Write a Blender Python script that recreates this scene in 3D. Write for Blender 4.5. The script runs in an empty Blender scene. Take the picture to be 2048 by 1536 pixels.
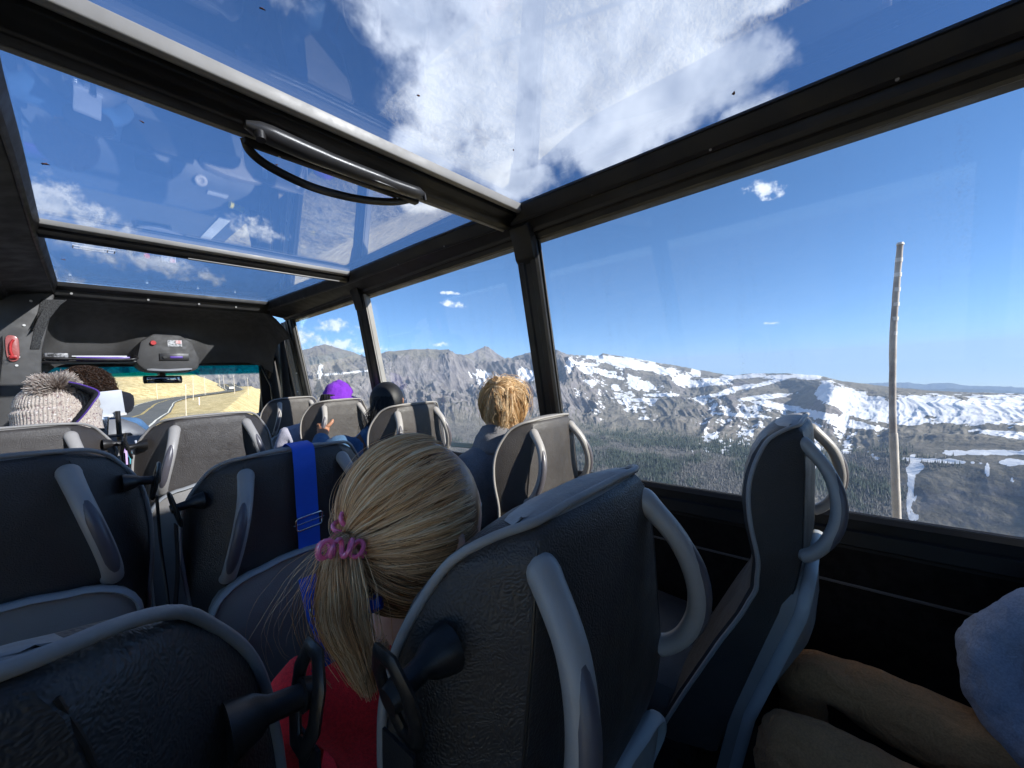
import bpy, bmesh, math, random
import numpy as np
from mathutils import Vector, Matrix, noise as mnoise

# ------------------------------------------------------------------ camera, sky, sun, exposure
SC = bpy.context.scene
COL = SC.collection
Rm = Matrix(((0.65880, 0.05147, -0.75055), (-0.75087, -0.01692, -0.66024), (-0.04668, 0.99853, 0.02750)))
def orthonorm(m):
    a = m.col[0].normalized(); b = (m.col[1] - a * m.col[1].dot(a)).normalized(); c = a.cross(b)
    return Matrix((a, b, c)).transposed()
Rm = orthonorm(Rm)
cam_data = bpy.data.cameras.new('camera'); cam = bpy.data.objects.new('camera', cam_data); COL.objects.link(cam)
cam.matrix_world = Rm.to_4x4()
cam_data.sensor_width = 36.0; cam_data.lens = 36.0 * 769.0 / 2048.0
cam_data.clip_start = 0.02; cam_data.clip_end = 120000.0
SC.camera = cam

SUN_EL = math.radians(25.0); SUN_AZ = math.radians(157.0)          # azimuth from +Y (forward) towards +X (right)
SUN_DIR = Vector((math.sin(SUN_AZ) * math.cos(SUN_EL), math.cos(SUN_AZ) * math.cos(SUN_EL), math.sin(SUN_EL)))
sun_data = bpy.data.lights.new('sun', 'SUN'); sun = bpy.data.objects.new('sun', sun_data); COL.objects.link(sun)
sun_data.energy = 5.0; sun_data.angle = math.radians(0.55); sun_data.color = (1.0, 0.93, 0.82)
sun.rotation_euler = (-SUN_DIR).to_track_quat('-Z', 'Y').to_euler()

SC.view_settings.view_transform = 'Standard'; SC.view_settings.look = 'None'
SC.view_settings.exposure = 1.05; SC.view_settings.gamma = 1.0; SC.view_settings.use_curve_mapping = False

world = bpy.data.worlds.new('World'); SC.world = world; world.use_nodes = True

class NT:
    """small node-tree writer"""
    def __init__(s, tree): s.t = tree; s.n = tree.nodes; s.l = tree.links
    def node(s, kind, props=None, **ins):
        n = s.n.new(kind)
        for k, v in (props or {}).items(): setattr(n, k, v)
        for k, v in ins.items():
            key = int(k[1:]) if k[0] == 'i' and k[1:].isdigit() else k.replace('_', ' ')
            s.put(n.inputs[key], v)
        return n
    def put(s, sock, v):
        if isinstance(v, bpy.types.NodeSocket): s.l.new(v, sock)
        elif isinstance(v, bpy.types.Node): s.l.new(v.outputs[0], sock)
        else: sock.default_value = v
    def math(s, op, a, b=0.0, c=None, clamp=False):
        n = s.n.new('ShaderNodeMath'); n.operation = op; n.use_clamp = clamp
        s.put(n.inputs[0], a); s.put(n.inputs[1], b)
        if c is not None: s.put(n.inputs[2], c)
        return n.outputs[0]
    def vmath(s, op, a, b=(0, 0, 0)):
        n = s.n.new('ShaderNodeVectorMath'); n.operation = op
        s.put(n.inputs[0], a)
        if op == 'SCALE': s.put(n.inputs['Scale'], b)
        else: s.put(n.inputs[1], b)
        return n.outputs['Value'] if op in ('DOT_PRODUCT', 'LENGTH') else n.outputs[0]
    def ramp(s, fac, a, b, lo=0.0, hi=1.0, smooth=True):
        n = s.n.new('ShaderNodeMapRange'); n.interpolation_type = 'SMOOTHSTEP' if smooth else 'LINEAR'
        s.put(n.inputs[0], fac); n.inputs[1].default_value = a; n.inputs[2].default_value = b
        n.inputs[3].default_value = lo; n.inputs[4].default_value = hi
        return n.outputs[0]
    def mix(s, fac, a, b, mode='MIX'):
        n = s.n.new('ShaderNodeMix'); n.data_type = 'RGBA'; n.blend_type = mode
        s.put(n.inputs[0], fac)
        for i, v in ((6, a), (7, b)):
            s.put(n.inputs[i], (*v, 1.0) if isinstance(v, tuple) and len(v) == 3 else v)
        return n.outputs[2]
    def noise(s, vec, scale, detail=4.0, rough=0.55, lac=2.0, dist=0.0):
        n = s.n.new('ShaderNodeTexNoise')
        if vec is not None: s.put(n.inputs['Vector'], vec)
        n.inputs['Scale'].default_value = scale; n.inputs['Detail'].default_value = detail
        n.inputs['Roughness'].default_value = rough; n.inputs['Lacunarity'].default_value = lac
        n.inputs['Distortion'].default_value = dist
        return n.outputs[0]

def azel(az, el):
    a, e = math.radians(az), math.radians(el)
    return Vector((math.sin(a) * math.cos(e), math.cos(a) * math.cos(e), math.sin(e)))

def look(px, py):
    """azimuth and elevation (degrees) of a sight line, from photo measurements"""
    v = Rm @ Vector((px - 1024.0, 768.0 - py, -769.0))
    return math.degrees(math.atan2(v.x, v.y)), math.degrees(math.atan2(v.z, math.hypot(v.x, v.y)))
def build_world():
    t = NT(world.node_tree); t.n.clear()
    out = t.node('ShaderNodeOutputWorld'); bg = t.node('ShaderNodeBackground')
    t.l.new(bg.outputs[0], out.inputs[0])
    d = t.node('ShaderNodeTexCoord').outputs['Generated']
    # the bus leans a little on its road: the sky's horizon is tipped in the bus frame
    rot = t.node('ShaderNodeVectorRotate', {'rotation_type': 'Y_AXIS'}); t.put(rot.inputs['Vector'], d)
    rot.inputs['Angle'].default_value = math.radians(-4.0)
    sky = t.node('ShaderNodeTexSky', {'sky_type': 'NISHITA'})
    sky.sun_disc = False; sky.sun_elevation = SUN_EL; sky.sun_rotation = SUN_AZ
    sky.altitude = 3600.0; sky.air_density = 1.0; sky.dust_density = 0.6; sky.ozone_density = 2.4
    t.put(sky.inputs['Vector'], rot.outputs[0])
    hs = t.node('ShaderNodeHueSaturation'); t.put(hs.inputs['Color'], sky.outputs[0]); hs.inputs['Saturation'].default_value = SKY_SAT
    hs.inputs['Value'].default_value = SKY_VAL
    skyc = hs.outputs[0]
    # clouds: soft blobs on the sky dome, broken up by fractal noise
    wn = t.node('ShaderNodeTexNoise', None, Vector=d); wn.inputs['Scale'].default_value = 6.0; wn.inputs['Detail'].default_value = 6.0
    wv = t.vmath('SUBTRACT', wn.outputs['Color'], (0.5, 0.5, 0.5))
    f1 = t.noise(d, 7.0, 9.0, 0.58)
    f2 = t.noise(d, 26.0, 7.0, 0.62)
    def blobs(lst, warp):
        dd = t.vmath('ADD', d, t.vmath('SCALE', wv, warp)); res = None
        for az, el, ra, re, tilt in lst:
            c = azel(az, el); u = Vector((math.cos(math.radians(az)), -math.sin(math.radians(az)), 0)); v = u.cross(c)
            ct, st = math.cos(math.radians(tilt)), math.sin(math.radians(tilt))
            uu = u * ct + v * st; vv = v * ct - u * st
            a = t.vmath('DOT_PRODUCT', dd, tuple(uu / math.radians(ra))); b = t.vmath('DOT_PRODUCT', dd, tuple(vv / math.radians(re)))
            q = t.math('SQRT', t.math('ADD', t.math('MULTIPLY', a, a), t.math('MULTIPLY', b, b)))
            front = t.math('GREATER_THAN', t.vmath('DOT_PRODUCT', d, tuple(c)), 0.2)
            m = t.math('SUBTRACT', t.math('SUBTRACT', 1.0, q), t.math('MULTIPLY', t.math('SUBTRACT', 1.0, front), 6.0))
            res = m if res is None else t.math('MAXIMUM', res, m)
        return res
    big = blobs(CLOUD_BIG, 0.16)
    fb = t.math('ADD', t.math('MULTIPLY', t.math('SUBTRACT', f1, 0.5), 1.35), t.math('MULTIPLY', t.math('SUBTRACT', f2, 0.5), 0.60))
    dens = t.ramp(t.math('ADD', big, fb), -0.04, 0.62)
    small = blobs(CLOUD_SMALL, 0.035)
    f3 = t.noise(d, 60.0, 6.0, 0.6)
    dens2 = t.ramp(t.math('ADD', t.math('MULTIPLY', t.math('MINIMUM', small, 0.0), 2.5), t.math('ADD', small, t.math('ADD', t.math('MULTIPLY', t.math('SUBTRACT', f3, 0.5), 2.2), t.math('MULTIPLY', t.math('SUBTRACT', f2, 0.5), 1.6)))), 0.10, 0.95)
    # shading of the thick parts: grey bellies, white edges
    thick = t.ramp(t.math('ADD', big, t.math('MULTIPLY', t.math('SUBTRACT', t.noise(d, 5.0, 3.5, 0.55, 2.0, 0.3), 0.5), 1.9)), 0.15, 0.95)
    lit = t.ramp(t.noise(t.vmath('ADD', d, (0.03, -0.05, 0.03)), 9.0, 4.5, 0.55), 0.40, 0.70)
    cc = t.mix(thick, (7.0, 7.15, 7.4), (4.0, 4.4, 5.1))
    cc = t.mix(t.math('MULTIPLY', lit, 0.55), cc, (7.2, 7.4, 7.7))
    c1 = t.mix(t.math('MULTIPLY', dens, 0.97), skyc, cc)
    c2 = t.mix(t.math('MULTIPLY', dens2, 0.72), c1, t.mix(t.ramp(f3, 0.35, 0.6), (5.6, 6.1, 6.9), (8.4, 8.5, 8.6)))
    t.put(bg.inputs[0], c2); bg.inputs[1].default_value = SKY_STR
SKY_STR = 0.092; SKY_SAT = 1.15; SKY_VAL = 1.08
CLOUD_BIG = [(*look(px, py), a, b, c) for px, py, a, b, c in ((1040, 60, 16, 9, 0), (1250, 90, 13, 9, 0), (960, 190, 12, 8, -8), (1120, 220, 14, 9, 0), (1330, 190, 10, 7, 0), (1440, 150, 6, 5, 10), (1420, 30, 6, 5, 0), (1230, 290, 8, 4.5, 12), (1000, 320, 8, 5, 0), (860, 310, 6, 4, -10), (1040, 380, 5, 2.6, 0), (980, -120, 19, 10, 0), (1260, -120, 17, 9, 0), (860, 400, 5, 1.6, -14), (1480, 215, 4, 1.5, 10), (850, 40, 9, 5, 0), (800, -60, 9, 5, 0), (1500, 120, 3.5, 3, 20), (1500, 10, 4, 2, 0))]
CLOUD_SMALL = [(82.8, 20.3, 2.4, 1.2, -20), (40.8, 10.3, 2.4, .6, -12), (40, 11.8, 1.6, .3, 0), (82.9, 4.9, 1.0, .2, 0), (24.5, 7.6, 3.4, 1.1, -8), (20.5, 5.6, 3.0, 2.0, 0), (24, 4.8, 5, 1.4, 5), (29, 4.5, 3, .7, 0),
               (38, 4.6, 2.2, .5, 0), (6.5, 13.6, 7, 1.5, -12), (1.5, 15.2, 5, 1.7, 0), (11, 12.6, 1.8, .7, -25), (16, 19, 4, 1.6, -10), (0, 18, 6, 2.4, -20), (-4, 11, 6, 2, 0)]
build_world()

# ------------------------------------------------------------------ materials
MATS = {}
def material(name):
    m = bpy.data.materials.new(name); m.use_nodes = True; t = NT(m.node_tree); t.n.clear()
    out = t.node('ShaderNodeOutputMaterial'); MATS[name] = m
    return m, t, out
def simple(name, col, rough=0.5, metal=0.0, bump=0.0, bscale=200.0, var=0.0, vscale=8.0, spec=0.5, voronoi=False, coat=0.0, sheen=0.0, sss=0.0, col2=None, trans=0.0, bdist=0.002):
    m, t, out = material(name)
    b = t.node('ShaderNodeBsdfPrincipled'); t.l.new(b.outputs[0], out.inputs[0])
    oc = t.node('ShaderNodeTexCoord').outputs['Object']
    b.inputs['Roughness'].default_value = rough; b.inputs['Metallic'].default_value = metal
    b.inputs['Specular IOR Level'].default_value = spec; b.inputs['Coat Weight'].default_value = coat
    b.inputs['Sheen Weight'].default_value = sheen; b.inputs['Transmission Weight'].default_value = trans
    if sss: b.inputs['Subsurface Weight'].default_value = sss; b.inputs['Subsurface Scale'].default_value = 0.01
    if var or col2:
        n = t.noise(oc, vscale, 5.0, 0.6)
        c2 = col2 if col2 else tuple(min(1, c * (1 + var)) for c in col)
        c1 = col if col2 else tuple(c * (1 - var) for c in col)
        t.put(b.inputs['Base Color'], t.mix(t.ramp(n, 0.35, 0.65), c1, c2))
        t.put(b.inputs['Roughness'], t.ramp(t.noise(oc, vscale * 2.7, 3.0), 0.3, 0.7, rough * 0.85, min(1, rough * 1.2)))
    else: b.inputs['Base Color'].default_value = (*col, 1)
    if bump:
        if voronoi:
            v = t.node('ShaderNodeTexVoronoi', {'feature': 'SMOOTH_F1'}, Vector=t.vmath('ADD', oc, t.vmath('SCALE', t.node('ShaderNodeTexNoise', None, Vector=oc, Scale=30.0).outputs['Color'], 0.02)), Scale=bscale)
            h = t.math('ADD', t.math('MULTIPLY', v.outputs[0], -1.0), t.math('MULTIPLY', t.noise(oc, 11.0, 3.0), 3.0))
        else: h = t.noise(oc, bscale, 3.0, 0.6)
        bp = t.node('ShaderNodeBump', None, Strength=bump, Distance=bdist, Height=h)
        t.l.new(bp.outputs[0], b.inputs['Normal'])
    return m
LEATHER = simple('dark_leather', (0.042, 0.036, 0.033), 0.47, bump=0.42, bscale=430.0, var=0.14, vscale=5.0, spec=0.55, voronoi=True, bdist=0.0022)
GREYLEATHER = simple('grey_leather', (0.29, 0.275, 0.26), 0.5, bump=0.35, bscale=260.0, var=0.08, vscale=9.0, voronoi=True, bdist=0.001)
SHELL = simple('seat_shell_plastic', (0.23, 0.215, 0.20), 0.5, bump=0.25, bscale=420.0, var=0.05)
RIM = simple('seat_rim_plastic', (0.34, 0.345, 0.345), 0.42, bump=0.12, bscale=400.0, var=0.06)
HGREY = simple('handle_grey_plastic', (0.34, 0.32, 0.30), 0.38, bump=0.12, bscale=500.0, var=0.06)
HBLUE = simple('handle_blue_insert', (0.095, 0.088, 0.100), 0.36, bump=0.1, bscale=500.0, var=0.1)
BLACKPL = simple('black_plastic', (0.017, 0.0155, 0.015), 0.38, bump=0.12, bscale=300.0, var=0.15)
FRAME = simple('black_frame', (0.0105, 0.0098, 0.0092), 0.5, bump=0.12, bscale=600.0, var=0.18, vscale=4.0, spec=0.35)
FRAMELITE = simple('anodised_trim', (0.27, 0.26, 0.245), 0.5, metal=0.1, var=0.08, vscale=6)
CARPET = simple('black_wall_carpet', (0.014, 0.012, 0.0115), 0.95, bump=0.8, bscale=900.0, var=0.25, vscale=30, spec=0.1)
SPECKLE = simple('speckled_carpet', (0.015, 0.015, 0.016), 0.95, bump=0.8, bscale=300.0, col2=(0.085, 0.085, 0.085), vscale=260, spec=0.1)
CONSOLE = simple('console_plastic', (0.054, 0.052, 0.050), 0.62, bump=0.2, bscale=700.0, var=0.08)
BELT = simple('seatbelt_webbing', (0.010, 0.010, 0.012), 0.7, bump=0.5, bscale=800.0)
STRAP = simple('blue_webbing', (0.010, 0.10, 0.62), 0.55, bump=0.5, bscale=700.0, var=0.08)
SCREW = simple('zinc_screw', (0.62, 0.61, 0.58), 0.4)
CHROME = simple('chrome', (0.75, 0.74, 0.72), 0.18, metal=1.0)
STEEL = simple('brushed_steel', (0.55, 0.56, 0.58), 0.28, metal=1.0, var=0.1)
REDPL = simple('red_plastic', (0.45, 0.02, 0.02), 0.4, var=0.08)
PINKCLEAR = simple('clear_pink_coil', (1.0, 0.22, 0.42), 0.12, trans=0.15, coat=0.4)
WHITEP = simple('white_paper', (0.72, 0.72, 0.72), 0.7, var=0.04)
PURPLE = simple('purple_plastic', (0.10, 0.045, 0.30), 0.45, var=0.06)
RUBBER = simple('floor_rubber', (0.03, 0.03, 0.033), 0.75, bump=0.3, bscale=150, var=0.2)
SKIN = simple('skin_light', (0.56, 0.33, 0.25), 0.5, sss=0.15, bump=0.1, bscale=250, var=0.06)
SKINT = simple('skin_tan', (0.40, 0.19, 0.11), 0.5, sss=0.12, bump=0.15, bscale=250, var=0.08)
def cloth(name, col, scale=900.0, var=0.12, bump=0.6, rough=0.9, wr=0.0, vscale=6.0):
    m, t, out = material(name)
    b = t.node('ShaderNodeBsdfPrincipled'); t.l.new(b.outputs[0], out.inputs[0])
    oc = t.node('ShaderNodeTexCoord').outputs['Object']
    n = t.noise(oc, vscale, 5, 0.6); n2 = t.noise(oc, 260.0, 2, 0.6)
    c = t.mix(t.ramp(n, 0.3, 0.7), tuple(x * (1 - var) for x in col), tuple(min(1, x * (1 + var)) for x in col))
    c = t.mix(t.ramp(n2, 0.35, 0.65, 0.0, 0.35), c, tuple(x * 0.45 for x in col))
    t.put(b.inputs['Base Color'], c); b.inputs['Roughness'].default_value = rough; b.inputs['Sheen Weight'].default_value = 0.06
    b.inputs['Specular IOR Level'].default_value = 0.2
    h = t.math('ADD', t.noise(oc, scale, 2), t.math('MULTIPLY', t.noise(oc, 22.0, 4, 0.55, 2.0, 1.2), wr))
    t.l.new(t.node('ShaderNodeBump', None, Strength=bump, Distance=0.003, Height=h).outputs[0], b.inputs['Normal'])
    return m
RED = cloth('red_tee_shirt', (0.90, 0.035, 0.05), wr=2.0)
DENIM = cloth('blue_denim', (0.10, 0.21, 0.38), wr=3.0, var=0.25)
HOODIE = cloth('grey_marl_hoodie', (0.24, 0.235, 0.25), wr=2.5, var=0.2)
KHAKI = cloth('tan_trousers', (0.50, 0.25, 0.105), wr=12.0, var=0.15)
SWEATER = cloth('blue_sweatshirt', (0.40, 0.43, 0.53), wr=9.0, var=0.12)
LILAC = cloth('pale_lilac_shirt', (0.42, 0.42, 0.52), wr=2.0, var=0.06)
CAPCLOTH = cloth('purple_cap_cloth', (0.20, 0.035, 0.52), wr=3.0)
DARKCLOTH = cloth('dark_cloth', (0.02, 0.022, 0.03))
STRAPLEATHER = simple('brown_bag_strap', (0.10, 0.045, 0.028), 0.5, var=0.1)
def hairmat(name, cols, rough=0.38):
    m, t, out = material(name)
    b = t.node('ShaderNodeBsdfPrincipled'); t.l.new(b.outputs[0], out.inputs[0])
    at = t.node('ShaderNodeAttribute', {'attribute_name': 'strand'}); f = at.outputs['Fac']
    c = t.mix(t.ramp(f, 0.0, 0.5, smooth=False), cols[0], cols[1]); c = t.mix(t.ramp(f, 0.5, 1.0, smooth=False), c, cols[2])
    t.put(b.inputs['Base Color'], c); b.inputs['Roughness'].default_value = rough
    b.inputs['Specular IOR Level'].default_value = 0.45
    return m
HAIR_BLOND = hairmat('dark_blond_hair', [(0.24, 0.11, 0.045), (0.82, 0.47, 0.22), (1.0, 0.76, 0.46)])
HAIR_GOLD = hairmat('golden_hair', [(0.26, 0.13, 0.05), (0.66, 0.42, 0.20), (0.95, 0.76, 0.50)])
HAIR_BLACK = hairmat('black_hair', [(0.006, 0.006, 0.007), (0.014, 0.013, 0.014), (0.035, 0.033, 0.035)], 0.55)
HAIR_BROWN = hairmat('brown_hair', [(0.02, 0.010, 0.006), (0.05, 0.025, 0.014), (0.10, 0.05, 0.025)])

def glassmat(name, tint=(0.93, 0.965, 1.0), f0=0.045, band=None, dirt=0.0, boost=1.0):
    """thin pane: see-through with an angle-dependent mirror reflection"""
    m, t, out = material(name)
    g = t.node('ShaderNodeNewGeometry'); c = t.math('ABSOLUTE', t.vmath('DOT_PRODUCT', g.outputs['Normal'], g.outputs['Incoming']))
    k = t.math('POWER', t.math('SUBTRACT', 1.0, c), 5.0)
    f = t.math('MULTIPLY', t.math('ADD', t.math('MULTIPLY', k, 1.0 - f0), f0), boost, clamp=True)
    tr = t.node('ShaderNodeBsdfTransparent'); tr.inputs[0].default_value = (*tint, 1)
    if band:
        z = t.node('ShaderNodeSeparateXYZ', None, Vector=t.node('ShaderNodeTexCoord').outputs['Object']).outputs[2]
        t.put(tr.inputs[0], t.mix(t.ramp(z, band[0], band[1]), (*tint, 1.0), (*band[2], 1.0)))
    gl = t.node('ShaderNodeBsdfGlossy'); gl.inputs['Roughness'].default_value = 0.0; gl.inputs[0].default_value = (0.95, 0.97, 1.0, 1)
    mx = t.node('ShaderNodeMixShader'); t.put(mx.inputs[0], f); t.l.new(tr.outputs[0], mx.inputs[1]); t.l.new(gl.outputs[0], mx.inputs[2])
    last = mx.outputs[0]
    if dirt:
        oc = t.node('ShaderNodeTexCoord').outputs['Object']
        st = t.vmath('MULTIPLY', oc, (1.0, 7.0, 0.8))
        dn = t.math('MULTIPLY', t.ramp(t.noise(st, 3.0, 6.0, 0.65), 0.45, 0.8), t.ramp(t.noise(oc, 160.0, 2.0), 0.45, 0.75))
        df = t.node('ShaderNodeBsdfDiffuse'); df.inputs[0].default_value = (0.7, 0.68, 0.65, 1)
        mx2 = t.node('ShaderNodeMixShader'); t.put(mx2.inputs[0], t.math('MULTIPLY', dn, dirt)); t.l.new(last, mx2.inputs[1]); t.l.new(df.outputs[0], mx2.inputs[2])
        last = mx2.outputs[0]
    t.l.new(last, out.inputs[0])
    return m
GLASS_SIDE = glassmat('side_glass', (0.955, 0.975, 0.99), 0.016, dirt=0.10, boost=0.8)
GLASS_ROOF = glassmat('roof_glass', (0.84, 0.88, 0.95), 0.05, dirt=0.05, boost=1.25)
GLASS_FRONT = glassmat('windscreen_glass', (0.97, 0.99, 0.985), 0.02, band=(0.118, 0.140, (0.0, 0.42, 0.50)))

# ------------------------------------------------------------------ object helpers
def tag(o, label=None, cat=None, group=None, kind=None):
    if label: o['label'] = label
    if cat: o['category'] = cat
    if group: o['group'] = group
    if kind: o['kind'] = kind
    return o
def empty(name, loc=(0, 0, 0), label=None, cat=None, group=None):
    o = bpy.data.objects.new(name, None); COL.objects.link(o); o.location = loc; o.empty_display_size = 0.1
    return tag(o, label, cat, group)
def setsmooth(me, ang=None):
    me.polygons.foreach_set('use_smooth', [True] * len(me.polygons))
    if ang is not None:
        bm = bmesh.new(); bm.from_mesh(me); ca = math.radians(ang)
        for e in bm.edges: e.smooth = e.calc_face_angle(0.0) < ca
        bm.to_mesh(me); bm.free()
def mesh_obj(name, verts, faces, mat=None, parent=None, smooth=None, loc=None):
    me = bpy.data.meshes.new(name); me.from_pydata([tuple(v) for v in verts], [], faces); me.update()
    if mat: me.materials.append(mat)
    if smooth is not None: setsmooth(me, smooth)
    o = bpy.data.objects.new(name, me); COL.objects.link(o)
    if parent is not None: o.parent = parent
    if loc is not None: o.location = loc
    return o
def bm_obj(name, bm, mat=None, parent=None, smooth=35, loc=None, bevel=0.0, seg=2):
    bmesh.ops.recalc_face_normals(bm, faces=bm.faces)
    if bevel > 0:
        es = [e for e in bm.edges if len(e.link_faces) == 2 and e.calc_face_angle(0) > 0.5]
        bmesh.ops.bevel(bm, geom=es, offset=bevel, segments=seg, profile=0.5, affect='EDGES', clamp_overlap=True)
    me = bpy.data.meshes.new(name); bm.to_mesh(me); bm.free()
    if mat: me.materials.append(mat)
    if smooth is not None: setsmooth(me, smooth)
    o = bpy.data.objects.new(name, me); COL.objects.link(o)
    if parent is not None: o.parent = parent
    if loc is not None: o.location = loc
    return o
def bm_box(bm, x0, x1, y0, y1, z0, z1, M=None):
    vs = [bm.verts.new((x, y, z)) for x in (x0, x1) for y in (y0, y1) for z in (z0, z1)]
    if M is not None:
        for v in vs: v.co = M @ v.co
    for f in ((0, 1, 3, 2), (4, 6, 7, 5), (0, 4, 5, 1), (2, 3, 7, 6), (0, 2, 6, 4), (1, 5, 7, 3)): bm.faces.new([vs[i] for i in f])
def box(name, x0, x1, y0, y1, z0, z1, mat, parent=None, bevel=0.004, loc=None):
    bm = bmesh.new(); bm_box(bm, x0, x1, y0, y1, z0, z1)
    return bm_obj(name, bm, mat, parent, 35, loc, bevel)
def bm_loft(bm, rings, caps=True, closed=False):
    """rings: equal-length lists of points, each ring closed"""
    R_ = [[bm.verts.new(p) for p in r] for r in rings]; n = len(R_[0])
    rng = range(len(R_)) if closed else range(len(R_) - 1)
    for i in rng:
        a, b = R_[i], R_[(i + 1) % len(R_)]
        for j in range(n):
            k = (j + 1) % n
            try: bm.faces.new((a[j], a[k], b[k], b[j]))
            except ValueError: pass
    if caps and not closed: bm.faces.new(R_[0][::-1]); bm.faces.new(R_[-1])
def prism(name, poly, axis, a0, a1, mat, parent=None, bevel=0.0, smooth=35):
    """extrude a 2-D polygon along axis; poly holds the other two coordinates in x, y, z order"""
    def P3(p, a): return {'x': (a, p[0], p[1]), 'y': (p[0], a, p[1]), 'z': (p[0], p[1], a)}[axis]
    bm = bmesh.new(); bm_loft(bm, [[P3(p, a0) for p in poly], [P3(p, a1) for p in poly]])
    return bm_obj(name, bm, mat, parent, smooth, None, bevel)
def frames(pts, closed=False, up=None):
    pts = [Vector(p) for p in pts]; n = len(pts); out = []
    prev = None
    for i in range(n):
        a = pts[(i - 1) % n] if (closed or i) else pts[0]; b = pts[(i + 1) % n] if (closed or i < n - 1) else pts[-1]
        tt = (b - a).normalized()
        if up is not None: nn = (Vector(up) - tt * Vector(up).dot(tt)).normalized()
        elif prev is None:
            h = Vector((0, 0, 1)) if abs(tt.z) < 0.9 else Vector((1, 0, 0)); nn = (h - tt * h.dot(tt)).normalized()
        else: nn = (prev - tt * prev.dot(tt)).normalized()
        prev = nn; out.append((pts[i], tt, nn, tt.cross(nn)))
    return out
def bm_tube(bm, pts, rad, seg=8, closed=False, flat=None, up=None, caps=True):
    """rad: number or list; flat=(a, b) scales along the frame's two normals"""
    fr = frames(pts, closed, up); fa, fb = flat or (1, 1); rings = []
    for i, (p, tt, n, b) in enumerate(fr):
        r = rad[i] if isinstance(rad, (list, tuple)) else rad
        rings.append([p + n * (math.cos(q) * r * fa) + b * (math.sin(q) * r * fb) for q in [2 * math.pi * j / seg for j in range(seg)]])
    bm_loft(bm, rings, caps, closed)
def tube(name, pts, rad, mat, parent=None, seg=8, closed=False, flat=None, up=None, caps=True):
    bm = bmesh.new(); bm_tube(bm, pts, rad, seg, closed, flat, up, caps)
    return bm_obj(name, bm, mat, parent, 50)
def cr(pts, n=8, closed=False):
    """Catmull-Rom resampling of a point list of any dimension"""
    P = [np.array(p, float) for p in pts]; out = []; m = len(P)
    for i in range(m if closed else m - 1):
        p0 = P[(i - 1) % m] if (closed or i) else 2 * P[0] - P[1]
        p1 = P[i]; p2 = P[(i + 1) % m]
        p3 = P[(i + 2) % m] if (closed or i + 2 < m) else 2 * P[-1] - P[-2]
        for k in range(n):
            u = k / n
            out.append(tuple(0.5 * (2 * p1 + (p2 - p0) * u + (2 * p0 - 5 * p1 + 4 * p2 - p3) * u * u + (3 * p1 - p0 - 3 * p2 + p3) * u ** 3)))
    if not closed: out.append(tuple(P[-1]))
    return out
def lathe(name, prof, mat, parent=None, seg=24, M=None, loc=None):
    bm = bmesh.new(); rings = [[Vector((r * math.cos(2 * math.pi * j / seg), r * math.sin(2 * math.pi * j / seg), z)) for j in range(seg)] for r, z in prof]
    if M is not None: rings = [[M @ v for v in r] for r in rings]
    bm_loft(bm, rings); return bm_obj(name, bm, mat, parent, 40, loc)
def ellipsoid_rings(c, rx, ry, rz, nu=24, nv=16, fn=None):
    rings = []
    for i in range(1, nv):
        th = math.pi * i / nv
        ring = []
        for j in range(nu):
            ph = 2 * math.pi * j / nu
            p = Vector((math.sin(th) * math.cos(ph), math.sin(th) * math.sin(ph), math.cos(th)))
            q = Vector((p.x * rx, p.y * ry, p.z * rz))
            if fn: q = fn(p, q)
            ring.append(q + Vector(c))
        rings.append(ring)
    return rings
def ball(name, c, rx, ry, rz, mat, parent=None, nu=24, nv=16, fn=None, rot=None):
    bm = bmesh.new(); bm_loft(bm, ellipsoid_rings((0, 0, 0), rx, ry, rz, nu, nv, fn))
    M = Matrix.Translation(Vector(c)) @ (rot.to_4x4() if rot is not None else Matrix.Identity(4))
    bm.transform(M); return bm_obj(name, bm, mat, parent, 60)
def wrinkle(o, amp, scale, seed=0.0, axis=None):
    """push vertices in and out along their normals by fractal noise, to break up clean surfaces"""
    me = o.data; ns = [v.normal.copy() for v in me.vertices]
    for v, n in zip(me.vertices, ns):
        q = Vector(v.co) * scale + Vector((seed, seed * 2.1, -seed))
        if axis: q = Vector((q.x * axis[0], q.y * axis[1], q.z * axis[2]))
        v.co += n * (mnoise.fractal(q, 0.8, 2.0, 4) * amp)
def copy_tree(o, parent=None):
    c = o.copy(); COL.objects.link(c); c.parent = parent
    for ch in list(o.children): copy_tree(ch, c)
    return c
# ------------------------------------------------------------------ landscape
RNG = np.random.default_rng(7)
_perm = RNG.permutation(1024); _perm = np.concatenate([_perm, _perm]).astype(np.int64); _val = RNG.random(1024) * 2 - 1
def vnoise(x, y):
    xi = np.floor(x).astype(np.int64); yi = np.floor(y).astype(np.int64); fx = x - xi; fy = y - yi
    fx = fx * fx * fx * (fx * (fx * 6 - 15) + 10); fy = fy * fy * fy * (fy * (fy * 6 - 15) + 10)
    def g(a, b): return _val[_perm[(_perm[a & 1023] + b) & 1023]]
    a = g(xi, yi); b = g(xi + 1, yi); c = g(xi, yi + 1); d = g(xi + 1, yi + 1)
    return (a + (b - a) * fx) * (1 - fy) + (c + (d - c) * fx) * fy
def fbm(x, y, o=6, gain=0.5, ridged=False):
    s = 0.0; a = 1.0; tot = 0.0
    for i in range(o):
        n = vnoise(x * 1.0 + 17.3 * i, y + 9.1 * i)
        if ridged: n = 1 - 2 * np.abs(n)
        s = s + a * n; tot += a; a *= gain
        x, y = 2.03 * (x * 0.8 + y * 0.6), 2.03 * (y * 0.8 - x * 0.6)
    return s / tot
def sstep(x, a, b):
    t = np.clip((x - a) / (b - a), 0, 1); return t * t * (3 - 2 * t)
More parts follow.
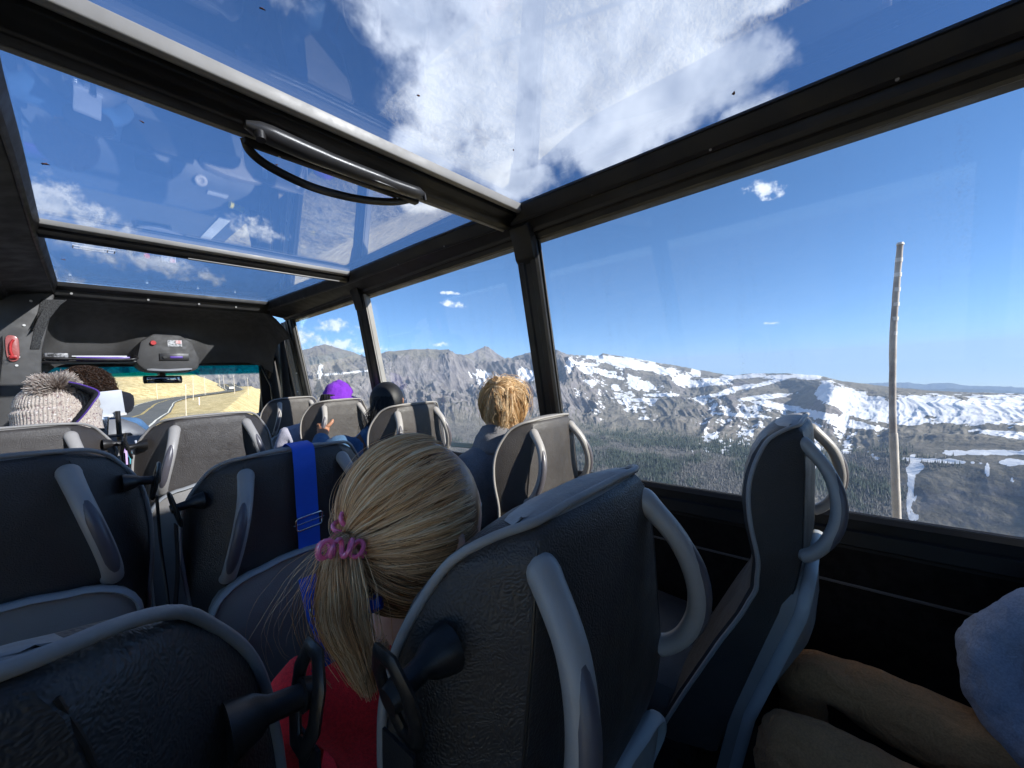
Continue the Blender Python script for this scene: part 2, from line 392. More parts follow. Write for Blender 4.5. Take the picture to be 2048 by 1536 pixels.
def table(pts):
    """pixel polyline -> arrays of azimuth, elevation"""
    q = sorted(look(*p[:2]) + tuple(p[2:]) for p in pts); return np.array(q)
def grid_mesh(name, X, Y, Z, mat, attrs=None, kind='structure'):
    nr, nc = X.shape; me = bpy.data.meshes.new(name)
    v = np.stack([X, Y, Z], -1).reshape(-1, 3).astype(np.float32)
    i = np.arange(nr - 1)[:, None] * nc + np.arange(nc - 1)[None]; i = i.ravel()
    f = np.stack([i, i + nc, i + nc + 1, i + 1], -1).astype(np.int32)
    me.vertices.add(len(v)); me.vertices.foreach_set('co', v.ravel())
    me.loops.add(f.size); me.loops.foreach_set('vertex_index', f.ravel())
    me.polygons.add(len(f)); me.polygons.foreach_set('loop_start', np.arange(len(f), dtype=np.int32) * 4)
    me.polygons.foreach_set('use_smooth', np.ones(len(f), bool)); me.update(calc_edges=True)
    for k, a in (attrs or {}).items():
        at = me.attributes.new(k, 'FLOAT', 'POINT'); at.data.foreach_set('value', a.ravel().astype(np.float32))
    me.materials.append(mat); o = bpy.data.objects.new(name, me); COL.objects.link(o); o['kind'] = kind
    return o
def px_az(p): return look(*p)[0]

SKY = table([(300, 712), (380, 720), (440, 712), (500, 702), (560, 697), (606, 701), (628, 697), (650, 694), (668, 699), (688, 705), (703, 709), (720, 714), (746, 720), (776, 708), (800, 703), (820, 701), (855, 700),
             (876, 702), (893, 704), (905, 709), (916, 713), (930, 711), (946, 708), (960, 700), (971, 696), (980, 701), (990, 707), (1002, 713), (1010, 717), (1025, 715), (1039, 713), (1050, 710), (1063, 707), (1075, 710), (1084, 716),
             (1095, 714), (1123, 711), (1160, 711), (1198, 711), (1206, 706), (1216, 708), (1228, 710), (1260, 715), (1300, 722), (1342, 730), (1390, 740), (1440, 748), (1464, 754), (1482, 751), (1503, 748),
             (1530, 747), (1557, 747), (1600, 748), (1635, 750), (1660, 756), (1683, 762), (1730, 768), (1781, 774), (1830, 779), (1878, 783), (1960, 787), (2048, 790), (2200, 800), (2400, 830)])
# layers between the valley and the skyline: (px, py, distance)
SKYR = [(300, 712, 5200), (606, 701, 5600), (720, 714, 6800), (760, 715, 5200), (900, 704, 5400), (970, 697, 6600), (1075, 710, 6600), (1150, 711, 6200), (1440, 748, 6200), (1560, 747, 5600), (1683, 762, 5000), (2048, 790, 4600), (2400, 830, 4600)]
L3 = [(300, 760, 4300), (606, 742, 4800), (746, 745, 4900), (790, 722, 4900), (900, 720, 4900), (950, 738, 5700), (1040, 735, 5700), (1130, 724, 5600), (1260, 730, 5400), (1342, 745, 5500), (1440, 760, 5600), (1560, 768, 5000), (1660, 766, 4400), (1760, 785, 4000), (2048, 803, 3900), (2400, 840, 3900)]
L2 = [(300, 800, 3400), (606, 790, 3900), (746, 798, 4000), (800, 782, 4250), (900, 782, 4300), (960, 782, 4500), (1040, 790, 4300), (1130, 800, 4000), (1300, 798, 4200), (1450, 800, 4100), (1560, 815, 3600), (1660, 838, 3100), (1760, 850, 3000), (2048, 858, 2900), (2400, 870, 2900)]
L1 = [(300, 850, 2500), (606, 845, 2900), (800, 832, 3100), (1000, 835, 3100), (1150, 845, 3000), (1300, 850, 2900), (1450, 865, 2700), (1600, 885, 2500), (1700, 893, 2450), (1800, 880, 2500), (2048, 880, 2500), (2400, 885, 2500)]
L0 = [(300, 900, 1900), (606, 880, 2100), (800, 890, 2200), (1000, 895, 2100), (1150, 905, 2050), (1300, 910, 2000), (1450, 925, 1950), (1600, 950, 1900), (1700, 945, 2050), (1800, 932, 2150), (2048, 928, 2200), (2400, 930, 2200)]
LB = [(300, 990, 1300), (606, 960, 1450), (800, 960, 1500), (1000, 965, 1480), (1150, 985, 1450), (1300, 1000, 1400), (1450, 1040, 1350), (1600, 1060, 1500), (1700, 1075, 1650), (1800, 1100, 1700), (2048, 1130, 1700), (2400, 1150, 1700)]
def build_far():
    naz, nr = 1900, 560
    az = np.linspace(-14.0, 121.0, naz)
    layers = []
    for L in (LB, L0, L1, L2, L3):
        q = table(L); layers.append((np.interp(az, q[:, 0], q[:, 2]), np.interp(az, q[:, 0], q[:, 1])))
    qr = table(SKYR); sr = np.interp(az, qr[:, 0], qr[:, 2]); se = np.interp(az, SKY[:, 0], SKY[:, 1])
    layers.append((sr, se))
    KR = np.array([l[0] for l in layers]); KZ = np.array([l[0] * np.tan(np.radians(l[1])) for l in layers])
    # rows spread so that each step is about as tall in view
    u = np.concatenate([np.linspace(0, 1, 60)[:-1] ** 1.0, 1 + np.linspace(0, 5, 430)[:-1], 6 + np.linspace(0, 1, nr - 488)])
    u = u[:nr]; nr = len(u)
    R = np.zeros((nr, naz)); Z = np.zeros((nr, naz))
    r0 = np.full(naz, 300.0); z0 = -300.0 * 0.60 * np.ones(naz)
    allR = np.vstack([r0, KR, KR[-1] + 1800.0]); allZ = np.vstack([z0, KZ, KZ[-1] - 700.0])
    # monotone-ish smooth interpolation between knots
    for i, uu in enumerate(u):
        k = min(int(uu), 6); t = uu - k
        ra, rb = allR[k], allR[k + 1]; R[i] = ra + (rb - ra) * t
        za, zb = allZ[k], allZ[k + 1]
        sa = (allZ[k + 1] - allZ[max(k - 1, 0)]) / np.maximum(allR[k + 1] - allR[max(k - 1, 0)], 1)
        kb = min(k + 2, 7); sb = (allZ[kb] - allZ[k]) / np.maximum(allR[kb] - allR[k], 1)
        dr = rb - ra; h = t
        if k >= 5: Z[i] = za + (zb - za) * t
        else: Z[i] = (2*h**3-3*h**2+1)*za + (h**3-2*h**2+h)*dr*sa*0.8 + (-2*h**3+3*h**2)*zb + (h**3-h**2)*dr*sb*0.8
    A = np.repeat(az[None], nr, 0); ar = np.radians(A); U = np.repeat(u[:, None], naz, 1)
    X = R * np.sin(ar); Y = R * np.cos(ar)
    PX = np.interp(A, PXT[:, 0], PXT[:, 1])                        # how far round to the right, as on the photo
    def bumpf(x, a, b, w): return sstep(x, a - w, a + w) * (1 - sstep(x, b - w, b + w))
    rugged = 0.22 + 0.78 * np.clip(1 - sstep(PX, 1110, 1240) + 0.35 * bumpf(PX, 1330, 1480, 40), 0, 1)
    rugged *= 1 - 0.55 * bumpf(PX, 780, 890, 12) * sstep(U, 4.05, 4.4)
    env = sstep(U, 2.4, 3.6) * (1 - 0.72 * sstep(U, 4.7, 6.0))
    wx = fbm(X / 900 + 5, Y / 900, 4) * 260; wy = fbm(X / 900 - 9, Y / 900 + 4, 4) * 260
    big = fbm((X + wx) / 1500, (Y + wy) / 1500, 7, 0.50, True)
    gull = fbm(ar * 34 + big * 1.4 + wx / 700, R / 900 + wy / 500, 6, 0.55, True)      # ribs and gullies running down the faces
    fine = fbm(X / 90, Y / 90, 5, 0.6)
    spike = fbm(ar * 150, R / 700, 4, 0.6, True)
    D = env * rugged * (big * 215 + gull * 66) + env * (0.2 + 0.8 * rugged) * fine * 12
    peak = np.exp(-np.abs((PX - 971) / 24.0) ** 1.3) * bumpf(U, 5.0, 6.2, 0.45); D += peak * 70
    D += sstep(U, 5.3, 6) * (1 - sstep(U, 6, 6.2)) * rugged * spike * 10 * (1 - 0.9 * bumpf(PX, 780, 890, 12))
    roll = fbm((X + wx) / 420, (Y + wy) / 420, 6, 0.5)
    D += sstep(U, 0.6, 1.5) * (1 - sstep(U, 3.0, 4.2)) * roll * 26 + (1 - rugged) * env * roll * 30
    # a spur with a snow cornice and a dark face to its left
    ridge = np.exp(-((PX - (1665 - 30 * (4.6 - U))) / 26.0) ** 2) * bumpf(U, 3.6, 4.75, 0.5)
    D += ridge * 62
    D -= np.exp(-((PX - 1590) / 45.0) ** 2) * bumpf(U, 3.9, 4.9, 0.4) * 45
    D -= np.exp(-((PX - 1375) / 40.0) ** 2) * bumpf(U, 4.0, 5.2, 0.4) * 90
    D += np.exp(-((PX - 1340) / 22.0) ** 2) * bumpf(U, 4.0, 5.0, 0.4) * 60
    # the cliff below the shelf, bottom right
    D += (1 - sstep(U, 0.9, 1.35)) * sstep(U, 0.2, 0.8) * (gull * 34 + fine * 10)
    Z = Z + D * sstep(U, 0.0, 0.6)
    # local slope and facing, for where the snow lies
    gz = np.gradient(Z, axis=0) / np.maximum(np.gradient(R, axis=0), 1.0); ga = np.gradient(Z, axis=1) / (R * np.radians(az[1] - az[0]))
    slope = np.hypot(gz, ga)
    EL = np.degrees(np.arctan2(Z, R))
    def field(px, py, rx, ry, tilt=0.0, s=1.0):
        a0, e0 = look(px, py); a1, e1 = look(px + 10, py); sx = 10 / max(a1 - a0, 1e-3); sy = 10 / abs(look(px, py + 10)[1] - e0)
        dx = (A - a0) * sx; dy = -(EL - e0) * sy - (A - a0) * sx * ((look(px + 10, py)[1] - e0) * -sy / 10)
        c, q = math.cos(math.radians(tilt)), math.sin(math.radians(tilt))
        u_, v_ = dx * c + dy * q, dy * c - dx * q
        return s * np.clip(1.5 - np.hypot(u_ / rx, v_ / ry) , -2, 1.0)
    base = np.full(A.shape, -0.95)
    F = [(968, 750, 30, 9, 8), (985, 760, 26, 8, -10), (1050, 748, 20, 9, 20), (1040, 760, 30, 5, -8), (1250, 726, 62, 7.5, 10, 1.3), (1300, 735, 40, 7, 14), (1190, 740, 38, 4.5, 8), (1165, 728, 26, 3, 5), (1138, 732, 7, 16, 10),
         (1265, 763, 9, 15, -28), (1290, 772, 22, 9, 10), (1362, 757, 16, 12, 20), (1345, 745, 10, 8, 30), (1385, 768, 22, 6, 5), (1420, 764, 26, 8, 0), (1450, 757, 22, 5, -10), (1392, 745, 8, 7, 40), (1500, 752, 22, 4, -5),
         (1560, 755, 22, 5, 0), (1610, 753, 26, 4.5, 5), (1528, 768, 40, 4, -14), (1470, 778, 34, 4, -12), (1655, 785, 18, 20, -35, 1.2), (1690, 795, 46, 17, 18, 1.3), (1745, 815, 70, 17, 8, 1.3), (1860, 815, 95, 19, 2, 1.3), (1985, 820, 90, 22, 0, 1.3),
         (1930, 838, 90, 8, 2), (1800, 838, 60, 8, 5), (1640, 830, 60, 7, 12), (1700, 850, 50, 5, 6), (1560, 812, 50, 5, 10), (1600, 845, 46, 4, 10), (2020, 870, 60, 6, 6), (1960, 905, 70, 4, 0), (2030, 925, 30, 5, 0), (1880, 922, 60, 3.5, 3), (1822, 962, 5, 42, 6), (1832, 935, 14, 8, -30), (1975, 940, 4, 12, 0),
         (640, 742, 5, 13, 8), (684, 790, 5, 10, -20), (700, 745, 60, 2, -6), (1280, 800, 24, 3, 0), (1480, 830, 60, 3, 4), (1520, 795, 50, 4, -6), (1430, 790, 40, 3, -8), (1220, 752, 26, 3.5, 12), (1230, 775, 10, 6, 10), (1180, 765, 14, 4, 20), (1320, 790, 30, 3, 0)]
    snow = base.copy()
    for q in F: snow = np.maximum(snow, field(*q))
    sn = fbm(X / 260 + 31, Y / 900 - 7, 6, 0.6) if False else fbm(ar * 60 + 3, R / 330, 6, 0.62)
    st = fbm(ar * 110 + 9, R / 42, 4, 0.6)                     # thin drifts lying along the benches
    scatter = 0.58 * bumpf(PX, 1130, 1330, 40) * sstep(U, 2.6, 3.2) + 0.84 * bumpf(PX, 1360, 1760, 60) * bumpf(U, 2.0, 4.2, 0.35) + 0.40 * bumpf(PX, 820, 1110, 30) * bumpf(U, 2.8, 4.2, 0.3) \
        + 0.52 * bumpf(PX, 1780, 2400, 40) * bumpf(U, 1.1, 2.3, 0.2) + 0.25 * bumpf(PX, 600, 780, 20) * sstep(U, 3.0, 3.5) + 0.42 * bumpf(PX, 930, 1110, 20) * sstep(U, 4.2, 4.8) + 0.35 * bumpf(PX, 1140, 1400, 40) * sstep(U, 3.4, 3.9) + 0.3 * bumpf(PX, 1330, 1640, 30) * sstep(U, 4.3, 4.8)
    snow = np.maximum(snow, -0.78 + scatter)
    hollow = np.clip(-(fbm((X + wx) / 200, (Y + wy) / 200, 4)), -1, 1)
    snowm = snow * 1.0 + sn * 0.65 + st * 0.52 + hollow * 0.30 - (gull * 0.55 + 0.1) * env * (0.35 + rugged * 0.65) - np.clip(slope - 0.75, 0, 2) * 0.5
    snowm = sstep(snowm, 0.0, 0.28)
    forest = bumpf(PX, -500, 1780, 50) * (1 - sstep(U + 0.32 * roll, 2.35, 2.95)) * (0.55 + 0.45 * sstep(fbm(X / 160, Y / 160, 5, 0.6) + (2.4 - U) * 0.45, -0.12, 0.25))
    forest = np.maximum(forest, 0.9 * bumpf(PX, 1560, 2400, 60) * bumpf(U + 0.15 * roll, 1.95, 2.2, 0.10) * (1 - sstep(PX, 1800, 1950)))
    forest = np.maximum(forest, 0.95 * (1 - sstep(U + 0.1 * roll, 0.95, 1.1)))
    forest *= 1 - snowm
    green = sstep(fbm(X / 240 + 7, Y / 240, 5, 0.55) + 0.5 * sstep(PX, 950, 1300) * sstep(U, 1.1, 1.8) - 0.15, -0.1, 0.35)
    tundra = np.clip(1 - sstep(slope, 0.38, 0.75), 0, 1)
    m, t, out = material('mountain_ground')
    b = t.node('ShaderNodeBsdfPrincipled'); t.l.new(b.outputs[0], out.inputs[0]); b.inputs['Specular IOR Level'].default_value = 0.15
    pos = t.node('ShaderNodeNewGeometry').outputs['Position']
    def at(k): return t.node('ShaderNodeAttribute', {'attribute_name': k}).outputs['Fac']
    nA = t.noise(pos, 0.012, 8, 0.68); nB = t.noise(pos, 0.0025, 6, 0.6); nC = t.noise(t.vmath('MULTIPLY', pos, (1, 1, 0.22)), 0.011, 9, 0.66)
    rock = t.mix(t.ramp(nC, 0.30, 0.72), (0.070, 0.063, 0.068), (0.245, 0.225, 0.22)); rock = t.mix(t.ramp(nB, 0.4, 0.7, 0, 0.55), rock, (0.20, 0.185, 0.185))
    tun = t.mix(t.ramp(nA, 0.35, 0.65), (0.135, 0.130, 0.092), (0.215, 0.19, 0.14))
    g = t.mix(at('tundra'), rock, t.mix(0.35, tun, rock))
    fo = t.mix(at('green'), t.mix(t.ramp(nA, 0.35, 0.65), (0.11, 0.108, 0.102), (0.19, 0.18, 0.16)), t.mix(t.ramp(nA, 0.35, 0.65), (0.045, 0.062, 0.045), (0.13, 0.135, 0.08)))
    g = t.mix(at('forest'), g, fo)
    sm = t.ramp(t.math('ADD', at('snow'), t.math('MULTIPLY', t.math('SUBTRACT', t.noise(pos, 0.03, 8, 0.72), 0.5), 1.3)), 0.38, 0.64)
    g = t.mix(sm, g, t.mix(t.ramp(nB, 0.4, 0.6), (0.80, 0.81, 0.83), (0.68, 0.69, 0.72)))
    t.put(b.inputs['Base Color'], g); b.inputs['Roughness'].default_value = 0.9
    h = t.math('MULTIPLY', t.math('ADD', nC, t.math('MULTIPLY', nA, 0.8)), t.math('SUBTRACT', 1.0, t.math('MULTIPLY', sm, 0.75)))
    t.l.new(t.node('ShaderNodeBump', None, Strength=1.0, Distance=9.0, Height=h).outputs[0], b.inputs['Normal'])
    o = grid_mesh('mountains', X, Y, Z, m, {'snow': snowm, 'forest': forest, 'green': green, 'tundra': tundra})
    # conifers: three-sided spires on the forested ground, joined (uncountable)
    dens = forest * sstep(U, 0.75, 1.0) * (1 - 0.72 * sstep(U, 1.5, 2.7)) * R
    dens *= sstep(PX, 560, 640)
    pr = dens.ravel() / dens.sum(); N = 90000
    idx = RNG.choice(len(pr), N, p=pr); iu = idx // naz; ia = idx % naz
    ja = np.clip(ia, 1, naz - 2); ji = np.clip(iu, 1, nr - 2); fa = RNG.random(N); fr = RNG.random(N)
    x = X[ji, ja] * (1 - fa) + X[ji, ja + 1] * fa; y = Y[ji, ja] * (1 - fa) + Y[ji, ja + 1] * fa; z = Z[ji, ja] * (1 - fa) + Z[ji, ja + 1] * fa
    x = x + (X[ji + 1, ja] - X[ji, ja]) * fr; y = y + (Y[ji + 1, ja] - Y[ji, ja]) * fr; z = z + (Z[ji + 1, ja] - Z[ji, ja]) * fr
    hgt = RNG.gamma(6.0, 2.0, N) * (0.7 + 0.5 * np.clip(green[ji, ja], 0, 1)) + 2; wid = hgt * RNG.uniform(0.10, 0.19, N); th = RNG.random(N) * 6.28
    V = np.zeros((N, 4, 3), np.float32)
    for k in range(3):
        V[:, k, 0] = x + np.cos(th + k * 2.094) * wid; V[:, k, 1] = y + np.sin(th + k * 2.094) * wid; V[:, k, 2] = z - 1
    V[:, 3, 0] = x + RNG.normal(0, .4, N); V[:, 3, 1] = y; V[:, 3, 2] = z + hgt
    b4 = np.arange(N)[:, None] * 4; Fc = np.stack([b4 + [0, 1, 3], b4 + [1, 2, 3], b4 + [2, 0, 3]], 1).reshape(-1, 3).astype(np.int32)
    me = bpy.data.meshes.new('conifer_forest'); me.vertices.add(N * 4); me.vertices.foreach_set('co', V.ravel())
    me.loops.add(Fc.size); me.loops.foreach_set('vertex_index', Fc.ravel()); me.polygons.add(len(Fc)); me.polygons.foreach_set('loop_start', np.arange(len(Fc), dtype=np.int32) * 3); me.update(calc_edges=True)
    gr = green[ji, ja] + RNG.normal(0, 0.25, N); a_ = me.attributes.new('strand', 'FLOAT', 'POINT'); a_.data.foreach_set('value', np.repeat(gr, 4).astype(np.float32))
    m2, t2, o2 = material('conifer_needles'); bb = t2.node('ShaderNodeBsdfPrincipled'); t2.l.new(bb.outputs[0], o2.inputs[0]); bb.inputs['Roughness'].default_value = 0.9; bb.inputs['Specular IOR Level'].default_value = 0.1
    f = t2.node('ShaderNodeAttribute', {'attribute_name': 'strand'}).outputs['Fac']
    t2.put(bb.inputs['Base Color'], t2.mix(t2.ramp(f, 0.1, 0.9), (0.16, 0.155, 0.15), (0.060, 0.080, 0.062)))
    me.materials.append(m2); ob = bpy.data.objects.new('conifer_forest', me); COL.objects.link(ob); ob['kind'] = 'stuff'
_t = [(look(p, 740)[0], p) for p in range(0, 2600, 20)]; PXT = np.array(sorted(_t))
build_far()
def build_hills():
    """blue ranges on the far horizon"""
    m = simple('far_hill_ground', (0.07, 0.08, 0.07), 0.95, var=0.2, vscale=0.0006, spec=0.0)
    for nm, pts, r in (('far_hills', [(1380, 752), (1430, 749), (1455, 747), (1480, 752), (1560, 762), (1683, 770), (1740, 766), (1790, 764), (1812, 764), (1850, 768), (1880, 765), (1903, 765), (1930, 770), (1960, 771), (2048, 774), (2200, 786), (2500, 815)], 27000.0),
                       ('far_hills', [(1200, 745), (1400, 755), (1660, 772), (1683, 772), (1760, 773), (1850, 777), (1960, 777), (2048, 783), (2200, 795), (2500, 825)], 19000.0)):
        q = table(pts); az = np.linspace(q[0, 0], q[-1, 0], 700); e = np.interp(az, q[:, 0], q[:, 1])
        e = e + fbm(az * 1.3 + r, az * 0 + 2, 5, 0.55) * 0.10
        u = np.linspace(-1, 1, 24)[:, None]; zt = r * np.tan(np.radians(e))[None]
        Rr = r + u * 4500.0 + 0 * zt; Z = zt * 1.0 - np.abs(u) ** 1.3 * 1400 + fbm(az[None] * 3 + 0 * u, u * 4 + 0 * az[None], 5, 0.6) * 130 * np.clip(np.abs(u) * 3, 0, 1)
        a = np.radians(az)[None]; grid_mesh(nm, Rr * np.sin(a), Rr * np.cos(a), Z, m)
build_hills()

# ------------------------------------------------------------------ near hillside, road
def road_z(r): return np.interp(r, [0, 30, 60, 100, 125, 150, 190, 240, 300, 340, 420, 900], [-2.35, -3.1, -4.0, -4.75, -4.35, -4.0, -3.5, -2.5, -1.5, 0.0, -3.0, -60])
def ground_z(x, y):
    x = np.asarray(x, float); y = np.asarray(y, float); r = np.hypot(x, y); az = np.degrees(np.arctan2(x, y))
    z = road_z(np.clip(r, 0, 900)) * sstep(r, 0, 4) + -2.35 * (1 - sstep(r, 0, 4))
    z = np.where(y < 0, -2.35 - 0.0 * y, z)
    # grassy bank beyond the bend, left of azimuth 12
    e = np.interp(az, [-60, -10, 2.2, 4.5, 8.9, 10.1, 11.9, 12.5], [3.6, 2.2, 1.95, 2.0, 1.65, 1.1, 0.05, -0.6])
    rb = np.interp(az, [-60, -20, 0, 3.3, 6.5, 9, 11.8, 12.5], [26, 110, 190, 192, 205, 225, 262, 275])
    top = (rb + 85) * np.tan(np.radians(e))
    w = np.clip((r - rb) / 85.0, 0, 1.0); bank = z * (1 - w ** 0.8) + top * w ** 0.8
    z = np.where((r > rb) & (az < 12.5), np.maximum(bank, z) - np.clip(r - rb - 95, 0, None) * 0.12, z)
    z = z + (fbm(x / 9, y / 9, 5, 0.55) * 0.25 * sstep(r, 20, 60) + fbm(x / 45, y / 45, 3) * 0.5 * sstep(r, 60, 150)) * np.where((r > rb + 4), 1.6, 0.5)
    edge = np.where(y < 400, 5.6 + 0.28 * np.maximum(0, y - 45) , 130)
    edge = edge + fbm(y / 14, y * 0 + 3, 3) * 0.4 * sstep(y, 5, 30)
    return z - 0.72 * np.maximum(0, x - edge) ** 1.02
def build_near():
    az = np.concatenate([np.linspace(-180, -12, 90), np.linspace(-12, 24, 420)[1:], np.linspace(24, 180, 200)[1:]]); r = np.concatenate([[0.01], np.geomspace(2.5, 620, 330)])
    A, R = np.meshgrid(np.radians(az), r); X = R * np.sin(A); Y = R * np.cos(A); Z = ground_z(X, Y)
    m, t, out = material('dry_tundra_grass'); b = t.node('ShaderNodeBsdfPrincipled'); t.l.new(b.outputs[0], out.inputs[0]); b.inputs['Specular IOR Level'].default_value = 0.1
    p = t.node('ShaderNodeNewGeometry').outputs['Position']; n1 = t.noise(p, 0.5, 7, 0.7); n2 = t.noise(p, 2.6, 5, 0.7); n3 = t.noise(p, 0.06, 4)
    c = t.mix(t.ramp(n1, 0.35, 0.65), (0.48, 0.37, 0.18), (0.80, 0.66, 0.38)); c = t.mix(t.ramp(n2, 0.52, 0.68, 0, 0.75), c, (0.15, 0.12, 0.06)); c = t.mix(t.ramp(n3, 0.45, 0.7, 0, 0.35), c, (0.40, 0.36, 0.26))
    t.put(b.inputs['Base Color'], c); b.inputs['Roughness'].default_value = 0.95
    t.l.new(t.node('ShaderNodeBump', None, Strength=0.9, Distance=0.35, Height=t.math('ADD', n1, n2)).outputs[0], b.inputs['Normal'])
    grid_mesh('ground', X, Y, Z, m)
build_near()
def road_strip(name, pts, w, mat, lift, kind='structure', n=26):
    c = cr([(p[0], p[1]) for p in pts], n); fr = frames([(p[0], p[1], 0) for p in c]); V = []; nw = 7
    for p, tt, _, _ in fr:
        s = Vector((tt.y, -tt.x, 0)).normalized()
        for k in range(nw):
            q = p + s * (w * (k / (nw - 1) - 0.5)); V.append((q.x, q.y, 0))
    Va = np.array(V); zc = ground_z(Va[:, 0], Va[:, 1]).reshape(-1, nw); zc = np.repeat(zc.max(1, keepdims=True), nw, 1) + lift
    Va[:, 2] = zc.ravel(); ns = len(fr)
    F = [(i * nw + k, i * nw + k + 1, (i + 1) * nw + k + 1, (i + 1) * nw + k) for i in range(ns - 1) for k in range(nw - 1)]
    o = mesh_obj(name, Va.tolist(), F, mat, smooth=180)
    o['kind'] = kind; return o
def pol(az, r): a = math.radians(az); return (r * math.sin(a), r * math.cos(a))
ASPHALT = simple('asphalt', (0.085, 0.085, 0.082), 0.85, bump=0.3, bscale=3.0, col2=(0.12, 0.118, 0.11), vscale=0.4, bdist=0.02)
PAINTW = simple('white_road_paint', (0.78, 0.76, 0.68), 0.7, var=0.1, vscale=1.0)
PAINTY = simple('yellow_road_paint', (0.70, 0.52, 0.16), 0.7, var=0.1, vscale=1.0)
RC = [(-1.2, -30), (-1.2, 0), (-1.0, 30), pol(2.0, 60), pol(4.6, 100), pol(5.4, 125), pol(6.0, 150), pol(7.6, 185), pol(10.2, 212), pol(12.2, 238), pol(12.9, 262), pol(12.3, 285), pol(12.0, 305), pol(12.7, 322), pol(14.4, 330)]
road_strip('road', RC, 8.2, ASPHALT, 0.30)
def offset_path(pts, d):
    c = cr(pts, 10); fr = frames([(p[0], p[1], 0) for p in c]); return [((p + Vector((t.y, -t.x, 0)).normalized() * d).x, (p + Vector((t.y, -t.x, 0)).normalized() * d).y) for p, t, _, _ in fr]
for d, mt in ((-3.7, PAINTW), (3.7, PAINTW), (-0.12, PAINTY), (0.12, PAINTY)):
    o = road_strip('road_line', offset_path(RC, d)[::3], 0.22 if mt is PAINTW else 0.12, mt, 0.40 if True else 0, n=8)
# the lines must follow the road surface itself
def drape_lines():
    rd = bpy.data.objects['road']; from mathutils.bvhtree import BVHTree
    bv = BVHTree.FromPolygons([v.co.copy() for v in rd.data.vertices], [tuple(p.vertices) for p in rd.data.polygons])
    for o in bpy.data.objects:
        if o.name.startswith('road_line'):
            for v in o.data.vertices:
                h = bv.ray_cast(Vector((v.co.x, v.co.y, 50)), Vector((0, 0, -1)))
                if h[0] is not None: v.co.z = h[0].z + 0.02
drape_lines()
POLEWOOD = simple('weathered_pole_wood', (0.30, 0.26, 0.245), 0.8, col2=(0.52, 0.48, 0.46), bump=0.4, bscale=60, vscale=4.0)
POLEPALE = simple('pale_pole_paint', (0.62, 0.55, 0.46), 0.7, var=0.1)
BAND = simple('pale_reflective_band', (0.70, 0.66, 0.64), 0.5, var=0.08)
# snow poles seen through the windscreen
PL = [(8.2, 62, 0.2, 'tall snow pole nearest the bend, in front of the road in the windscreen'), (10.05, 205, 0.1, 'snow pole leaning right at the foot of the grassy bank'), (8.95, 165, 0.35, 'leaning snow pole between the near bend and the bank'),
      (11.5, 268, -0.3, 'left pole of the pair where the road bends away'), (11.9, 272, -0.3, 'right pole of the pair where the road bends away'), (12.85, 205, 0.05, 'snow pole right of the white car on the far bend'), (14.2, 215, 0.1, 'rightmost snow pole by the windscreen pillar'), (5.95, 196, -0.1, 'snow pole standing against the grassy bank under the rear-view mirror')]
for az, r, lean, lab in PL:
    x, y = pol(az, r); z = float(ground_z(x, y)); h = 4.8 if r < 100 else 8.2; rad = 0.05 if r < 100 else 0.10
    o = empty('snow_pole', (x, y, z - 0.3), lab, 'pole', 'snow poles along the mountain road')
    tube('pole_shaft', [(0, 0, 0), (lean * .5, 0, h * 0.5), (lean, 0, h)], [rad, rad * 0.85, rad * 0.6], POLEPALE, o, 6)
    tube('pole_cap', [(lean, 0, h - 0.5), (lean, 0, h + 0.03)], [rad * 0.8, rad * 0.75], BAND, o, 6)
x, y = pol(9.45, 128); z = float(ground_z(x, y))
o = empty('delineator_post', (x, y, z), 'short pale roadside marker post on the grass right of the road', 'post')
tube('post_shaft', [(0, 0, 0), (0.05, 0, 1.9)], 0.16, POLEPALE, o, 6); tube('post_top', [(0.05, 0, 1.86), (0.055, 0, 2.05)], 0.19, BAND, o, 6)
# the weathered marker pole close beside the bus
mp = empty('marker_pole', (5.0, -0.31, -3.2), 'tall weathered wooden marker pole close outside the right window', 'pole')
def mpole():
    pts = [(5.0, -0.318, -3.2), (5.0, -0.306, -1.53), (5.0, -0.294, -0.72), (5.0, -0.293, -0.40), (5.0, -0.305, 0.15), (5.0, -0.332, 0.60), (5.0, -0.362, 1.0)]
    L = [(p[0] - 5.0, p[1] + 0.31, p[2] + 3.2) for p in pts]
    a = tube('pole_shaft', cr(L[2:], 6), [0.027] * 7 + [0.026] * 7 + [0.025] * 6 + [0.023] * 5, POLEWOOD, mp, 10); wrinkle(a, 0.003, 9.0)
    b = tube('pole_foot', cr(L[:3], 6) , 0.033, simple('ghost_pale_pole_foot', (0.50, 0.46, 0.43), 0.8, bump=0.3, bscale=50, var=0.12), mp, 10); wrinkle(b, 0.003, 7.0, 3)  # wider, paler foot: the pole's ghost image put into shape and colour
    for k in range(6):
        i = 0.12 + 0.135 * k; p = Vector(L[6]).lerp(Vector(L[4]), i / 0.87 * 1.0) if i < 0.87 else Vector(L[4])
        q = p + Vector((0, 0.003, -0.035)); tube('reflective_band', [p, q], 0.0265, BAND, mp, 10)
    tube('pole_tip', [L[6], (L[6][0], L[6][1] - 0.002, L[6][2] + 0.02)], [0.03, 0.022], BAND, mp, 10)
mpole()
